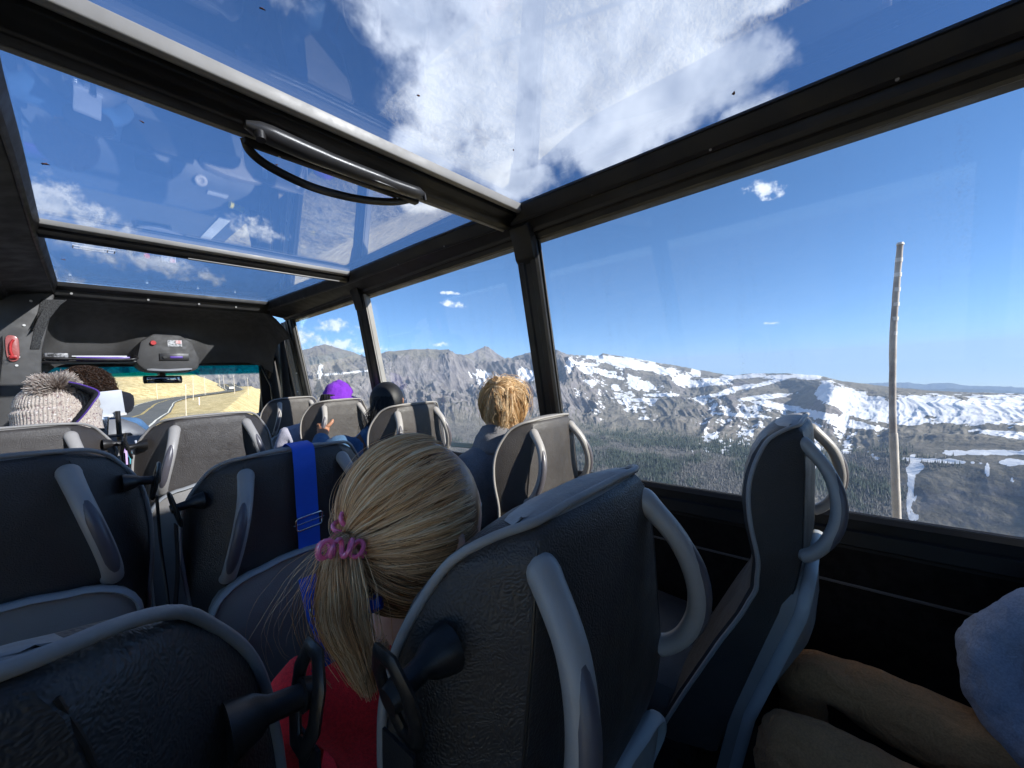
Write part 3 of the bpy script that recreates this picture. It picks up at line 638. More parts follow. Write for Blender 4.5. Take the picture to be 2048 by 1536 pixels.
def far_car():
    x, y = pol(12.6, 268); z = float(ground_z(x, y)) + 0.35
    c = empty('distant_car', (x, y, z), 'small white car far off on the road bend', 'car')
    wp = simple('white_car_paint', (0.8, 0.8, 0.8), 0.3); dk = simple('dark_glass', (0.02, 0.02, 0.025), 0.2)
    prism('car_body', [(-2.2, 0.3), (2.2, 0.3), (2.25, 0.8), (1.2, 0.95), (0.6, 1.5), (-1.3, 1.5), (-2.0, 0.95), (-2.25, 0.8)], 'y', -0.9, 0.9, wp, c, 0.08)
    prism('windscreen', [(0.65, 1.42), (1.15, 0.98), (1.1, 0.95), (0.6, 1.35)], 'y', -0.93, 0.93, dk, c)
    for sx in (-1.4, 1.4):
        for sy in (-0.85, 0.85): tube('wheel', [(sx, sy - 0.1, 0.32), (sx, sy + 0.1, 0.32)], 0.33, RUBBER, c, 12)
    c.rotation_euler = (0, 0, math.radians(70))
far_car()

def build_haze():
    """thin mountain air round the whole scene"""
    lo = Vector((1e9,) * 3); hi = Vector((-1e9,) * 3)
    for o in bpy.data.objects:
        if o.name.split('.')[0] in ('mountains', 'far_hills', 'ground'):
            n = len(o.data.vertices); a = np.empty(n * 3, np.float32); o.data.vertices.foreach_get('co', a); a = a.reshape(-1, 3)
            lo = Vector([min(p, float(q)) for p, q in zip(lo, a.min(0))]); hi = Vector([max(p, float(q)) for p, q in zip(hi, a.max(0))])
    m, t, out = material('mountain_air'); v = t.node('ShaderNodeVolumePrincipled'); v.inputs['Color'].default_value = (0.52, 0.70, 1.0, 1); v.inputs['Density'].default_value = HAZE; v.inputs['Anisotropy'].default_value = 0.0
    t.l.new(v.outputs[0], out.inputs['Volume'])
    bm = bmesh.new(); bm_box(bm, lo.x - 900, hi.x + 900, lo.y - 900, hi.y + 900, lo.z - 1.5, hi.z + 12); o = bm_obj('haze', bm, m, None, None); o['kind'] = 'stuff'
HAZE = 5.0e-5
build_haze()
# ------------------------------------------------------------------ the bus
FLOOR = -1.28
bus = empty('tour_bus', (0.57, 2.0, FLOOR), 'panoramic tour bus interior with black frame, glass roof and side windows', 'bus')
OFF = Vector((-0.57, -2.0, -FLOOR))
def bp(o):
    """hang a part, modelled in world coordinates, on the bus"""
    o.parent = bus; o.location = Vector(o.location) + OFF; return o
def stations(name, rings, mat, smooth=30, bevel=0.0, caps=True):
    bm = bmesh.new(); bm_loft(bm, rings, caps); return bp(bm_obj(name, bm, mat, None, smooth, None, bevel))
def side(s, x): return x if s > 0 else 1.14 - x               # mirror about the centre line
XT = [(-3.1, 1.365), (-0.3, 1.362), (1.07, 1.338), (1.24, 1.30), (2.55, 1.276), (2.75, 1.265), (3.88, 1.178), (4.1, 1.16)]
def xtop(y): return float(np.interp(y, [p[0] for p in XT], [p[1] for p in XT]))
for s in (1, -1):
    rings = []; r2 = []; r3 = []
    for y in (-3.1, -0.3, 0.6, 1.1, 1.8, 2.6, 3.2, 3.9, 4.15):
        xt = xtop(y) if s > 0 else 1.215 - (1.338 - xtop(y)) * 0.25
        prof = [(1.435, .600), (1.405, .603), (1.398, .622), (1.392, .626), (1.385, .640), (xt + .030, .676), (xt + .018, .684), (xt + .006, .712), (xt, .732), (xt + .01, .752), (1.50, .77), (1.47, .600)]
        rings.append([(side(s, x), y, z) for x, z in prof])
        r2.append([(side(s, x), y, z) for x, z in ((1.392, .6285), (1.386, .6275), (1.379, .6405), (1.386, .6415))])
        r3.append([(side(s, x), y, z) for x, z in ((xt + .026, .6745), (xt + .021, .6735), (xt + .013, .6825), (xt + .018, .6845))])
    stations('roof_rail', rings, FRAME); stations('rail_groove_trim', r2, BLACKPL); stations('rail_groove_trim', r3, BLACKPL)
    # window sill and side panel below it
    q = [(-3.1, 0), (4.3, 0)]
    sill = [(1.56, -.474), (1.532, -.474), (1.520, -.486), (1.520, -.515), (1.508, -.520), (1.505, -.560), (1.512, -.566), (1.512, -.575), (1.56, -.575)]
    stations('window_sill', [[(side(s, x), y, z) for x, z in sill] for y in (-3.1, 4.2)], FRAME)
    stations('side_panel', [[(side(s, x), y, z) for x, z in ((1.60, -.572), (1.515, -.572), (1.530, -.685), (1.530, -.70), (1.525, FLOOR), (1.60, FLOOR))] for y in (-3.1, 4.6)], CARPET)
    bp(tube('panel_trim_strip', [(side(s, 1.528), -3.0, -.692), (side(s, 1.528), 4.4, -.692)], 0.0045, simple('trim_bronze', (.11, .10, .09), .5), None, 6))
    # pillars
    def pillar(yb0, yb1, yt0, yt1, w=0.05, mat=FRAME, d=0.0, name='pillar'):
        rg = []
        for k in range(7):
            t = k / 6; z = -.474 + t * 1.085; x = 1.555 - t * 0.123; a = yb0 + (yt0 - yb0) * t; b = yb1 + (yt1 - yb1) * t; c = 0.010
            rg.append([(side(s, X_), Y_, z) for X_, Y_ in ((x - d, a + c), (x - d - w + c, a), (x - d - w, a + c), (x - d - w, a + (b - a) * .30), (x - d - w + .008, a + (b - a) * .36), (x - d - w + .008, a + (b - a) * .60), (x - d - w, a + (b - a) * .66), (x - d - w, b - c), (x - d - w + c, b), (x - d, b - c))])
        return stations(name, rg, mat, 25)
    pillar(-.64, -.50, -.64, -.50); pillar(1.010, 1.125, 1.046, 1.168); pillar(2.515, 2.665, 2.590, 2.725); pillar(3.86, 4.02, 3.98, 4.12)
    pillar(2.497, 2.513, 2.572, 2.588, 0.045, FRAMELITE, 0.002, 'pillar_trim')
    if s > 0:
        pillar(4.06, 4.20, 4.15, 4.27, .04, FRAMELITE, 0.0, 'door_post_trim'); pillar(4.24, 4.62, 4.31, 4.68, .03, CONSOLE, 0.0, 'door_post_panel')
    # gussets where pillars run into the rail
    for y0 in (1.107, 2.657):
        bm = bmesh.new(); pts = [(1.44, .62), (1.36, .67), (1.345, .655), (1.365, .60), (1.383, .52), (1.45, .45)]
        bm_loft(bm, [[(side(s, x), y, z) for x, z in pts] for y in (y0 - .055, y0 + .055)]); bp(bm_obj('pillar_gusset', bm, FRAME, None, 30, None, .008))
    # panes
    for a0, a1, b0, b1 in (*(((-3.0, -.64, -3.0, -.64),) if s < 0 else ()), (-.50, 1.012, -.50, 1.048), (1.122, 2.517, 1.165, 2.592), (2.662, 3.862, 2.722, 3.982)):
        c = [(1.545, a0, -.476), (1.545, a1, -.476), (1.425, b1, .606), (1.425, b0, .606)]
        bm = bmesh.new(); bm_loft(bm, [[(side(s, x), y, z) for x, y, z in c], [(side(s, x + .006), y, z) for x, y, z in c]]); bp(bm_obj('window_pane', bm, GLASS_SIDE, None, None))
        if s > 0:   # black rubber seal round each pane
            loop = [Vector((x - .003, y, z)) for x, y, z in c]; bp(tube('window_seal', loop, .009, BLACKPL, None, 6, closed=True))
    if s < 0:
        c = [(-.40, 4.05, -.476), (-.36, 4.75, -.40), (-.24, 4.6, .35), (-.29, 4.15, .55)]
        bm = bmesh.new(); bm_loft(bm, [c, [(x - .006, y, z) for x, y, z in c]]); bp(bm_obj('window_pane', bm, GLASS_SIDE, None, None))
    # unseen closed side, added where windows belong, to keep the sun out
    if s < 0: continue
    bm = bmesh.new(); bm_loft(bm, [[(side(s, x), y, z) for x, z in ((1.545, -.476), (1.425, .61), (1.46, .61), (1.58, -.476))] for y in (-3.1, -.63)]); bp(bm_obj('rear_sun_blocker', bm, CARPET, None, None))
bp(box('floor_panel', -.44, 1.58, -3.1, 4.9, FLOOR - .05, FLOOR, RUBBER, None, 0)); bp(box('rear_wall', -.44, 1.58, -3.16, -3.1, FLOOR, .78, CARPET, None, 0))
bp(box('rear_roof_panel', -.30, 1.46, -3.1, -.47, .735, .775, CARPET, None, 0))
# roof glass
for y0, y1 in ((-.465, 1.09), (1.215, 2.575), (2.63, 3.885)):
    xa, xb = -.12, 1.40
    bp(box('roof_pane', xa, xb, y0, y1, .742, .748, GLASS_ROOF, None, 0))
# rubber gaskets round the roof panes and screws along the rails
for y0, y1 in ((-.465, 1.09), (1.215, 2.575), (2.63, 3.885)):
    for xa_, xb_ in ((-.074, -.074), (xtop(y0) + .004, xtop(y1) + .004)):
        bp(tube('glass_gasket', [(xa_, y0, .7395), (xb_, y1, .7395)], .0055, BLACKPL, None, 6))
for i in range(10):
    y = -.1 + i * .42; bp(tube('rail_screw', [(xtop(y) + .0185, y, .6800), (xtop(y) + .0155, y, .6785)], .0042, FRAMELITE, None, 8))
# cross bars
def crossbar(y, first):
    P_ = lambda pts, nm, mt, x0, x1, bev=.003: bp(prism(nm, pts, 'x', x0, x1, mt, None, bev))
    x0, x1 = -.07, 1.345 if first else 1.28
    P_([(y + .022, .742), (y + .022, .700), (y + .050, .690), (y + .072, .668), (y + .100, .664), (y + .125, .672), (y + .145, .690), (y + .148, .742)] if first else
       [(y + .008, .742), (y + .008, .706), (y + .020, .690), (y + .046, .682), (y + .066, .690), (y + .072, .742)], 'crossbar', FRAME, x0, x1 + .03)
    if first:
        P_([(y - .014, .744), (y - .010, .712), (y + .004, .708), (y + .018, .712), (y + .018, .744)], 'crossbar_trim', FRAMELITE, x0, x1)
        P_([(y + .108, .6635), (y + .118, .6600), (y + .124, .6635), (y + .124, .670), (y + .108, .668)], 'crossbar_trim', FRAMELITE, x0, x1 + .01, .001)
    else:
        P_([(y - .030, .744), (y - .026, .722), (y + .006, .716), (y + .006, .744)], 'crossbar_trim', FRAMELITE, x0, x1)
        P_([(y + .030, .6805), (y + .038, .6780), (y + .044, .6805), (y + .044, .686), (y + .030, .686)], 'crossbar_trim', FRAMELITE, x0 + .5, x1 - .05, .001)
crossbar(1.085, True); crossbar(2.570, False)
# roof-hatch grab handle under the first bar
hb = bp(tube('hatch_handle', cr([(.322, 1.150, .668), (.50, 1.150, .657), (.70, 1.150, .655), (.872, 1.150, .660)], 6), [.012, .026] + [.030] * 5 + [.028] * 6 + [.025] * 5 + [.012], simple('handle_dark_plastic', (.035, .035, .037), .33, bump=.15, bscale=500, var=.1), None, 14, flat=(.8, 1.0)))
def hpart(o): o.parent = hb; o.location = (0, 0, 0)
o = tube('hatch_loop', cr([(.338, 1.215, .668), (.352, 1.222, .640), (.40, 1.226, .617), (.50, 1.228, .600), (.60, 1.228, .602), (.70, 1.227, .615), (.80, 1.224, .640), (.868, 1.215, .668)], 6), .0105, BLACKPL, None, 10, flat=(1.2, .8)); hpart(o)
o = box('hatch_bracket', .332, .885, 1.196, 1.224, .650, .668, FRAME, None, .004); hpart(o)
for x, r in ((.352, .0135), (.866, .007)):
    o = tube('handle_button', [(x, 1.140, .655), (x, 1.135, .6335)], [r, r * .85], BLACKPL, None, 14); hpart(o)
o = tube('handle_inset', cr([(.655, 1.134, .636), (.70, 1.133, .6345), (.755, 1.134, .637)], 6), [.002, .006, .008, .009, .0095, .0095, .0095, .0095, .009, .008, .006, .004, .002], BLACKPL, None, 10, flat=(.35, 1.0)); hpart(o)
for x in (.42, .80): o = tube('handle_screw', [(x, 1.212, .650), (x, 1.213, .647)], .0045, CHROME, None, 8); hpart(o)

# front bulkhead: metal strip with screws, columns, headliner, console
bp(prism('bulkhead_strip', [(3.885, .742), (3.885, .712), (3.93, .700), (4.00, .650), (4.01, .655), (3.99, .742)], 'x', -.12, 1.22, FRAME, None, .003))
bp(prism('bulkhead_plate', [(3.935, .694), (3.965, .664), (3.972, .668), (3.940, .702)], 'x', -.055, 1.13, CONSOLE, None, .001))
for x, y, z in ((.02, 3.948, .682), (.40, 3.948, .682), (.70, 3.948, .682), (.95, 3.948, .682)):
    bp(tube('screw', [(x, y, z), (x, y - .006, z - .005)], .0070, SCREW, None, 8))
colp = [(-.40, -.80), (-.40, .60), (-.30, .70), (-.09, .70), (-.055, .66), (-.085, .50), (-.125, .30), (-.135, .18), (-.135, -.80)]
bp(prism('bulkhead_column', colp, 'y', 3.955, 4.00, CONSOLE, None, .008))
bp(prism('carpet_inset', [(-.115, .625), (.0, .635), (-.03, .60), (-.085, .50), (-.125, .36), (-.135, .30), (-.175, .30)], 'y', 3.947, 3.975, SPECKLE, None, .004))
for x, z in ((-.155, .610), (-.190, .452), (-.222, .25), (-.232, .196)): bp(tube('screw', [(x, 3.952, z), (x, 3.946, z)], .0070, SCREW, None, 8))
bp(prism('bulkhead_column', [(1.315, -.8), (1.305, .25), (1.235, .50), (1.12, .68), (1.22, .72), (1.50, .72), (1.60, -.80)], 'y', 4.70, 4.74, FRAME, None, .006))
def headliner():
    V = []; nx, ny = 61, 30; prof = cr([(4.0, .665), (4.16, .645), (4.32, .60), (4.43, .52), (4.49, .43), (4.515, .33), (4.56, .235)], 5)
    ny = len(prof)
    for i in range(nx):
        u = i / (nx - 1); x = -.155 + 1.50 * u
        for j, (y, z) in enumerate(prof):
            e = max(0, (-.02 - x) / .135) if x < -.02 else max(0, (x - 1.12) / .225)
            zz = z - (e ** 2) * .25 * (1 - .55 * j / ny); yy = y - e ** 1.5 * .12
            cb = math.exp(-((x - .54) / .24) ** 4)                       # console hump
            yy -= cb * .16 * sstep(np.array(j / ny), .35, .85); zz -= cb * .035 * sstep(np.array(j / ny), .6, 1.0)
            V.append((x, float(yy), float(zz)))
    F = [(i * ny + j, i * ny + j + 1, (i + 1) * ny + j + 1, (i + 1) * ny + j) for i in range(nx - 1) for j in range(ny - 1)]
    V2 = [(x, y + .02, z + .03) for x, y, z in V]; n0 = len(V)
    F2 = [tuple(n0 + k for k in f[::-1]) for f in F]
    bp(mesh_obj('headliner', V + V2, F + F2, CONSOLE, smooth=60))
headliner()
bp(box('header_rail', -.22, 1.36, 4.60, 4.70, .212, .245, FRAME, None, .012))
# console pod under the headliner
pod = bp(prism('console_pod', [(.335, .235), (.35, .205), (.385, .165), (.46, .150), (.62, .145), (.70, .150), (.735, .185), (.742, .26), (.70, .40), (.62, .46), (.45, .465), (.37, .40)], 'y', 4.30, 4.66, CONSOLE, None, .02))
def podp(o): o.parent = pod; o.location = (0, 0, 0); return o
podp(box('radio', .478, .668, 4.288, 4.312, .243, .302, BLACKPL, None, .003)); podp(box('radio_display', .545, .625, 4.284, 4.292, .262, .280, PURPLE, None, .001))
podp(tube('radio_knob', [(.51, 4.29, .270), (.51, 4.275, .270)], .012, BLACKPL, None, 12))
podp(tube('red_button', [(.446, 4.30, .388), (.446, 4.278, .388)], [.021, .017], REDPL, None, 14))
podp(box('notice_sticker', .535, .628, 4.294, 4.298, .362, .415, simple('sticker_print', (.12, .12, .12), .5, col2=(.55, .55, .55), vscale=90), None, 0)); podp(box('notice_picture', .588, .625, 4.290, 4.294, .385, .413, simple('sticker_red', (.6, .22, .20), .5, col2=(.7, .6, .6), vscale=60), None, 0))
podp(tube('reading_lamp', cr([(.40, 4.30, .168), (.52, 4.275, .158), (.68, 4.30, .168)], 5), [.01] + [.017] * 8 + [.016, .01], simple('lamp_lens', (.30, .30, .31), .25), None, 10, flat=(.8, 1.6)))
# mirror
mm = bp(tube('rear_view_mirror', cr([(.392, 4.46, .092), (.40, 4.455, .0915), (.51, 4.445, .088), (.618, 4.455, .084), (.628, 4.46, .0835)], 6), [.012] + [.033] * 22 + [.032, .012], BLACKPL, None, 12, flat=(1.0, .28), up=(0, 0, 1)))
o = box('mirror_stem', .488, .532, 4.47, 4.60, .10, .19, BLACKPL, None, .01); o.parent = mm; o.location = (0, 0, 0)
o = box('mirror_glass', .405, .615, 4.428, 4.437, .063, .113, simple('mirror_face', (.35, .34, .32), .05, metal=1.0), None, .003); o.parent = mm; o.location = (0, 0, 0)
# shelf with binders
sh = bp(box('front_shelf', -.145, .335, 4.22, 4.45, .228, .238, BLACKPL, None, .004))
o = tube('shelf_lip', cr([(-.14, 4.30, .290), (-.135, 4.215, .262), (.05, 4.205, .250), (.25, 4.205, .245), (.335, 4.215, .255), (.335, 4.30, .28)], 6), .010, BLACKPL, None, 8); o.parent = sh; o.location = (0, 0, 0)
# windscreen, dashboard
bm = bmesh.new(); c = [(-.24, 4.66, .228), (1.36, 4.66, .222), (1.40, 5.15, -.50), (-.32, 5.15, -.50)]
bm_loft(bm, [c, [(x, y + .006, z) for x, y, z in c]]); bp(bm_obj('windscreen', bm, GLASS_FRONT, None, None))
DASH = simple('dashboard_plastic', (.13, .14, .155), .6, bump=.15, bscale=500, var=.08)
dp = cr([(4.30, -.62), (4.38, -.47), (4.46, -.405), (4.62, -.375), (4.90, -.345), (5.18, -.37)], 4) + [(5.2, -1.2), (4.36, -1.2)]
dash = bp(prism('dashboard', dp, 'x', -.36, 1.43, DASH, None, .006))
def dpart(o): o.parent = dash; o.location = (0, 0, 0); return o
dpart(box('dash_insert', .34, .80, 4.285, 4.40, -.75, -.50, BLACKPL, None, .01)); dpart(box('centre_screen', .42, .66, 4.36, 4.40, -.46, -.33, BLACKPL, None, .012))
for x in (1.30, .86, -.25):
    dpart(lathe('air_vent', [(.001, .0), (.018, .004), (.022, .010), (.034, .012), (.046, .010), (.052, 0), (.05, -.02)], simple('vent_ring', (.45, .46, .47), .35) if x > 1.2 else HGREY, None, 20, Matrix.Translation((x, 4.42, -.405) if x < 1.2 else (1.325, 4.86, -.335)) @ Matrix.Rotation(math.radians(62 if x < 1.2 else 35), 4, 'X')))
dpart(box('cup_holder_tray', .185, .335, 3.60, 4.25, -.475, -.455, RIM, None, .01))
for k in range(4): dpart(tube('cup_holder', [(.26, 3.70 + .135 * k, -.456), (.26, 3.70 + .135 * k, -.4525)], .048, BLACKPL, None, 20))
dpart(prism('passenger_fascia', cr([(.85, -.50), (1.0, -.455), (1.20, -.455), (1.34, -.50), (1.34, -.60), (1.1, -.66), (.88, -.62)], 4, True), 'y', 4.25, 4.36, HGREY, None, .02))
st = dpart(tube('steering_wheel', [(.03 + .19 * math.cos(a), 4.10 + .05 * math.sin(a), -.46 + .17 * math.sin(a)) for a in [i * math.pi / 14 for i in range(28)]], .014, BLACKPL, None, 8, closed=True))
# cab pillars and door hardware on the right
bp(tube('cab_pillar', cr([(1.40, 4.62, .30), (1.375, 4.68, .18), (1.385, 4.86, -.10), (1.41, 5.08, -.40), (1.42, 5.15, -.60)], 5), .045, FRAME, None, 10)); bp(tube('cab_pillar', cr([(-.26, 4.60, .30), (-.25, 4.68, .18), (-.27, 4.86, -.10), (-.33, 5.1, -.5)], 5), .045, FRAME, None, 10))
bp(tube('door_grab_rail', cr([(1.30, 4.66, .30), (1.262, 4.66, .41), (1.275, 4.66, .455), (1.315, 4.66, .455), (1.33, 4.60, .40)], 6) , .010, BLACKPL, None, 8)); bp(tube('door_grab_rail', cr([(1.262, 4.66, .41), (1.255, 4.60, .33), (1.265, 4.50, .20), (1.285, 4.40, .06), (1.30, 4.36, -.02), (1.31, 4.36, -.20), (1.32, 4.36, -.60)], 6), .011, BLACKPL, None, 8))
bp(box('door_post', 1.385, 1.46, 4.30, 4.36, -.60, .58, FRAME, None, .008))
for z in (.30, .10, -.08): bp(tube('screw', [(1.455 - .02, 4.045, z), (1.447 - .02, 4.035, z)], .0072, SCREW, None, 8))
# emergency hammers
def hammer(loc, rz, lab, sc=1.0):
    h = empty('emergency_hammer', loc, lab, 'emergency hammer', 'emergency window hammers')
    red = REDPL; bmx = cr([(-.024, -.085), (.024, -.085), (.032, .02), (.026, .08), (-.010, .095), (-.030, .06)], 4, True)
    prism('hammer_cover', bmx, 'y', -.004, .020, simple('clear_red_cover', (.35, .10, .09), .25, var=.1), h, .005)
    tube('hammer_handle', cr([(.0, -.018, -.065), (-.008, -.020, -.02), (-.004, -.020, .03), (.010, -.018, .062)], 5), .0075, red, h, 8)
    box('hammer_head', -.016, .020, -.030, -.006, -.078, -.055, red, h, .004)
    h.rotation_euler = (0, 0, rz); h.scale = (.85, .85, .85); return h
hammer((-.243, 3.945, .305), 0, 'red emergency hammer in a clear cover on the left front column'); hammer((1.335, 4.62, .490), math.radians(-60), 'red emergency hammer high on the right door post')
# things on the front shelf
o = box('purple_binder', .02, .30, 4.235, 4.40, .240, .270, PURPLE, None, .003); tag(o, 'flat purple binder lying on the overhead front shelf', 'binder')
o = box('paper_stack', -.0, .285, 4.25, 4.41, .2705, .2785, WHITEP, None, .001, None); tag(o, 'white papers lying on the purple binder', 'paper')
o = box('black_card_reader', -.125, -.015, 4.24, 4.34, .240, .298, simple('reader_print', (.015, .015, .015), .4, col2=(.25, .25, .26), vscale=70), None, .006); tag(o, 'black boxed device at the left end of the overhead shelf', 'device')
# roof-glass marks: a sticker and squashed insects
stk = empty('glass_sticker', (.26, 3.02, .7395), 'white outlined sticker on the front roof glass', 'sticker')
for a in ((-.075, .075, -.004, 0), (-.075, .075, .046, .05), (-.075, -.071, 0, .046), (.071, .075, 0, .046), (.045, .049, 0, .046), (-.05, .035, .018, .026)): box('sticker_print', a[0], a[1], a[2], a[3], 0, .0012, WHITEP, stk, 0)
stk.location = (.105, 2.90, .7400)
BUG = simple('dried_insect', (.10, .04, .025), .8, var=.3, vscale=80)
def onroof(px, py):
    v = Rm @ Vector((px - 1024., 768. - py, -769.)); s = .741 / v.z; return Vector((v.x * s, v.y * s, .741))
for i, (px, py, sz, where) in enumerate([(1468, 186, .0075, 'the largest one, by the right cloud edge'), (836, 191, .005, 'over the left edge of the big cloud'), (1027, 300, .004, 'below the middle of the big cloud'), (525, 18, .006, 'over blue sky at the top left'),
                                  (90, 328, .010, 'near the left edge of the second roof pane'), (283, 243, .005, 'left of the hatch handle'), (127, 519, .009, 'at the left of the frontmost roof pane'), (552, 329, .005, 'just below the hatch loop'), (882, 437, .004, 'near the right corner of the second roof pane')]):
    p = onroof(px, py); rr = random.Random(i)
    o = ball('squashed_insect', (0, 0, 0), sz, sz * .45, .0012, BUG, None, 10, 6); wrinkle(o, sz * .5, 160.0, i)
    o.location = p; o.rotation_euler = (0, 0, rr.uniform(-.6, .6)); tag(o, 'brown squashed insect on the roof glass, ' + where, 'insect', 'squashed insects on the roof glass')
# ------------------------------------------------------------------ coach seats (origin: middle of the top rear edge, looking along +Y)
TT = [0, .012, .03, .06, .10, .15, .21, .28, .35, .42, .50, .58, .66, .74, .80]
def ip(t, tab): return float(np.interp(t, [a for a, b in tab], [b for a, b in tab]))
HF = [(0, .112), (.012, .146), (.03, .176), (.06, .202), (.10, .222), (.15, .233), (.21, .237), (.28, .233), (.35, .226), (.42, .224), (.5, .226), (.8, .235)]
HR = [(0, .108), (.012, .120), (.03, .129), (.10, .142), (.21, .160), (.28, .172), (.42, .190), (.8, .20)]
YF = [(0, .045), (.012, .066), (.03, .082), (.06, .097), (.10, .108), (.15, .113), (.21, .108), (.28, .096), (.35, .104), (.42, .135), (.5, .18), (.66, .262), (.8, .33)]
YR = [(0, .014), (.006, .006), (.012, .002), (.03, -.002), (.1, -.004), (.28, .002), (.35, .016), (.42, .040), (.5, .07), (.66, .13), (.8, .18)]
def seat_ring(t, grow=0.0):
    hf, hr, yf, yr = ip(t, HF) + grow, ip(t, HR) + grow, ip(t, YF) + grow, ip(t, YR) - grow; z = -t; out = []
    for u in (-.85, -.5, -.2, .2, .5, .85): out.append((hf * u, yf + .010 * (1 - u * u) - .006 * (abs(u) > .8), z))
    half = [(hf - .004, yf - .010), (hf, yf - .022), (hf + (hr - hf) * .35 + .006, yf - .022 + (yr + .012 - yf + .022) * .38), (hf + (hr - hf) * .75 + .005, yf - .022 + (yr + .012 - yf + .022) * .78), (hr + .002, yr + .006), (hr - .006, yr)]
    out += [(x, y, z) for x, y in half]
    for u in (.66, .33, 0, -.33, -.66): out.append((hr * u, yr - .007 * (1 - u * u), z))
    out += [(-x, y, z) for x, y in half[::-1]]
    return out
def make_seat():
    s = empty('coach_seat', (0, 0, 0))
    ts = cr([(t,) for t in TT], 3); rings = [seat_ring(t[0]) for t in ts]
    b = bmesh.new(); bm_loft(b, rings[::-1]); bm_obj('backrest', b, LEATHER, s, 28)
    # grey leather cap over the head end
    top = seat_ring(0.0); c = Vector((0, .030, 0)); rg = [[Vector(p) + Vector((0, 0, .0005)) for p in seat_ring(.004, .0008)], [Vector(p) + Vector((0, 0, .0015)) for p in seat_ring(.0, -.002)], [c + (Vector(p) - c) * .6 + Vector((0, 0, .006)) for p in top], [c + (Vector(p) - c) * .05 + Vector((0, 0, .007)) for p in top]]
    b = bmesh.new(); bm_loft(b, rg); bm_obj('top_cap', b, GREYLEATHER, s, 60)
    # piping: up the front edge of one side, over the rear edge of the top, down the other side
    left = []
    for t in np.linspace(.80, .05, 26): r = seat_ring(float(t)); left.append(Vector((r[7][0] + .002, r[7][1], r[7][2])))
    left.append(Vector((.176, .055, -.024))); left.append(Vector((.148, .028, -.006))); left.append(Vector((.112, .008, .0005)))
    path = left + [Vector((.06, .006, .0035)), Vector((0, .005, .004)), Vector((-.06, .006, .0035))] + [Vector((-p.x, p.y, p.z)) for p in left[::-1]]
    tube('piping', cr(path, 3), .0047, GREYLEATHER, s, 8)
    # stitched seams: thin dark cords sunk in the corner between back and sides
    for q in (-1, 1):
        tube('seam', [Vector((q * (ip(t, HR) - .003), ip(t, YR) + .0015, -t)) for t in np.linspace(.02, .40, 14)], .0016, BLACKPL, s, 6)
    # lower shell with its rim
    def outline(t0, hw, t1, n=7):
        pts = []
        for k in range(n + 1):
            a = math.pi / 2 * k / n; pts.append((hw - .10 + .10 * math.sin(a), t0 + .085 * (1 - math.cos(a))))
        pts = [(0, t0 - .012), (hw * .3, t0 - .009)] + pts + [(hw + .004, (t0 + t1) / 2), (hw - .01, t1)]
        return [(-x, t) for x, t in pts[::-1]] + pts[1:]
    def shell(grow, dy0, dy1, t0):
        ol = outline(t0, .205 + grow, .98); cen = (0, .62); rg = []
        def yr(t): return ip(min(t, .8), YR) + max(0, t - .8) * .10
        rg.append([(x, yr(t) + dy0, -t) for x, t in ol]); rg.append([(x, yr(t) + dy1, -t) for x, t in ol])
        rg.append([(x * .97, yr(t) + dy1 - .004, -(cen[1] + (t - cen[1]) * .97)) for x, t in ol]); rg.append([(x * .6, yr(t) + dy1 - .006, -(cen[1] + (t - cen[1]) * .6)) for x, t in ol]); rg.append([(x * .05, yr(.62) + dy1 - .006, -(cen[1] + (t - cen[1]) * .05)) for x, t in ol])
        bb = bmesh.new(); bm_loft(bb, rg); return bb, ol, yr
    bb, ol, yr = shell(0, .012, -.020, .275); sp = bm_obj('shell_panel', bb, SHELL, s, 40)
    tube('shell_rim', [(x, yr(t) - .024, -t) for x, t in ol], .0095, RIM, sp, 8, flat=(.6, 1.25))
    # grab handles
    for q in (-1, 1):
        pts = cr([(q * .116, .010, -.026), (q * .119, -.004, -.044), (q * .132, -.040, -.092), (q * .146, -.056, -.145), (q * .158, -.054, -.195), (q * .166, -.036, -.240), (q * .168, -.012, -.268), (q * .166, .012, -.280)], 5)
        n = len(pts); rad = [.0165 + (.0035 * max(0, 1 - i / 9.0)) + (.002 * max(0, 1 - (n - 1 - i) / 6.0)) for i in range(n)]
        rad[:6] = [.003, .0085, .0125, .0155, .0175, .0185]; rad[-1] = .006; rad[-2] = .012
        h = tube('grab_handle', pts, rad, HGREY, s, 20, flat=(1.0, .80), up=(1, 0, 0))
        ins = [Vector(p) + Vector((q * .0030, -.0058, 0)) for p in pts[8:-6]]; m_ = len(ins)
        tube('grip_insert', ins, [.0128 * min(1, (.15 + i * .14) ** .5, (.15 + (m_ - 1 - i) * .14) ** .5) for i in range(m_)], HBLUE, h, 20, flat=(.95, .85), up=(1, 0, 0))
    # cushion, frame
    bm = bmesh.new(); rg = []
    for y, hw, zt, zb in ((.24, .20, -.70, -.80), (.27, .225, -.675, -.82), (.45, .235, -.670, -.83), (.62, .235, -.655, -.83), (.70, .225, -.665, -.82), (.735, .20, -.70, -.79)):
        rg.append([(hw * a, y, zt + (zb - zt) * b_ - .012 * abs(a) ** 3) for a, b_ in ((-1, .3), (-.9, .05), (-.5, 0), (0, .03), (.5, 0), (.9, .05), (1, .3), (1, .8), (.9, 1), (-.9, 1), (-1, .8))])
    bm_loft(bm, rg); bm_obj('seat_cushion', bm, LEATHER, s, 40)
    bm = bmesh.new(); bm_box(bm, -.20, .20, .24, .68, -.88, -.825); bm_box(bm, -.17, -.12, .30, .60, -1.145, -.87); bm_box(bm, .12, .17, .30, .60, -1.145, -.87); bm_obj('seat_base', bm, BLACKPL, s, 30, None, .006)
    return s
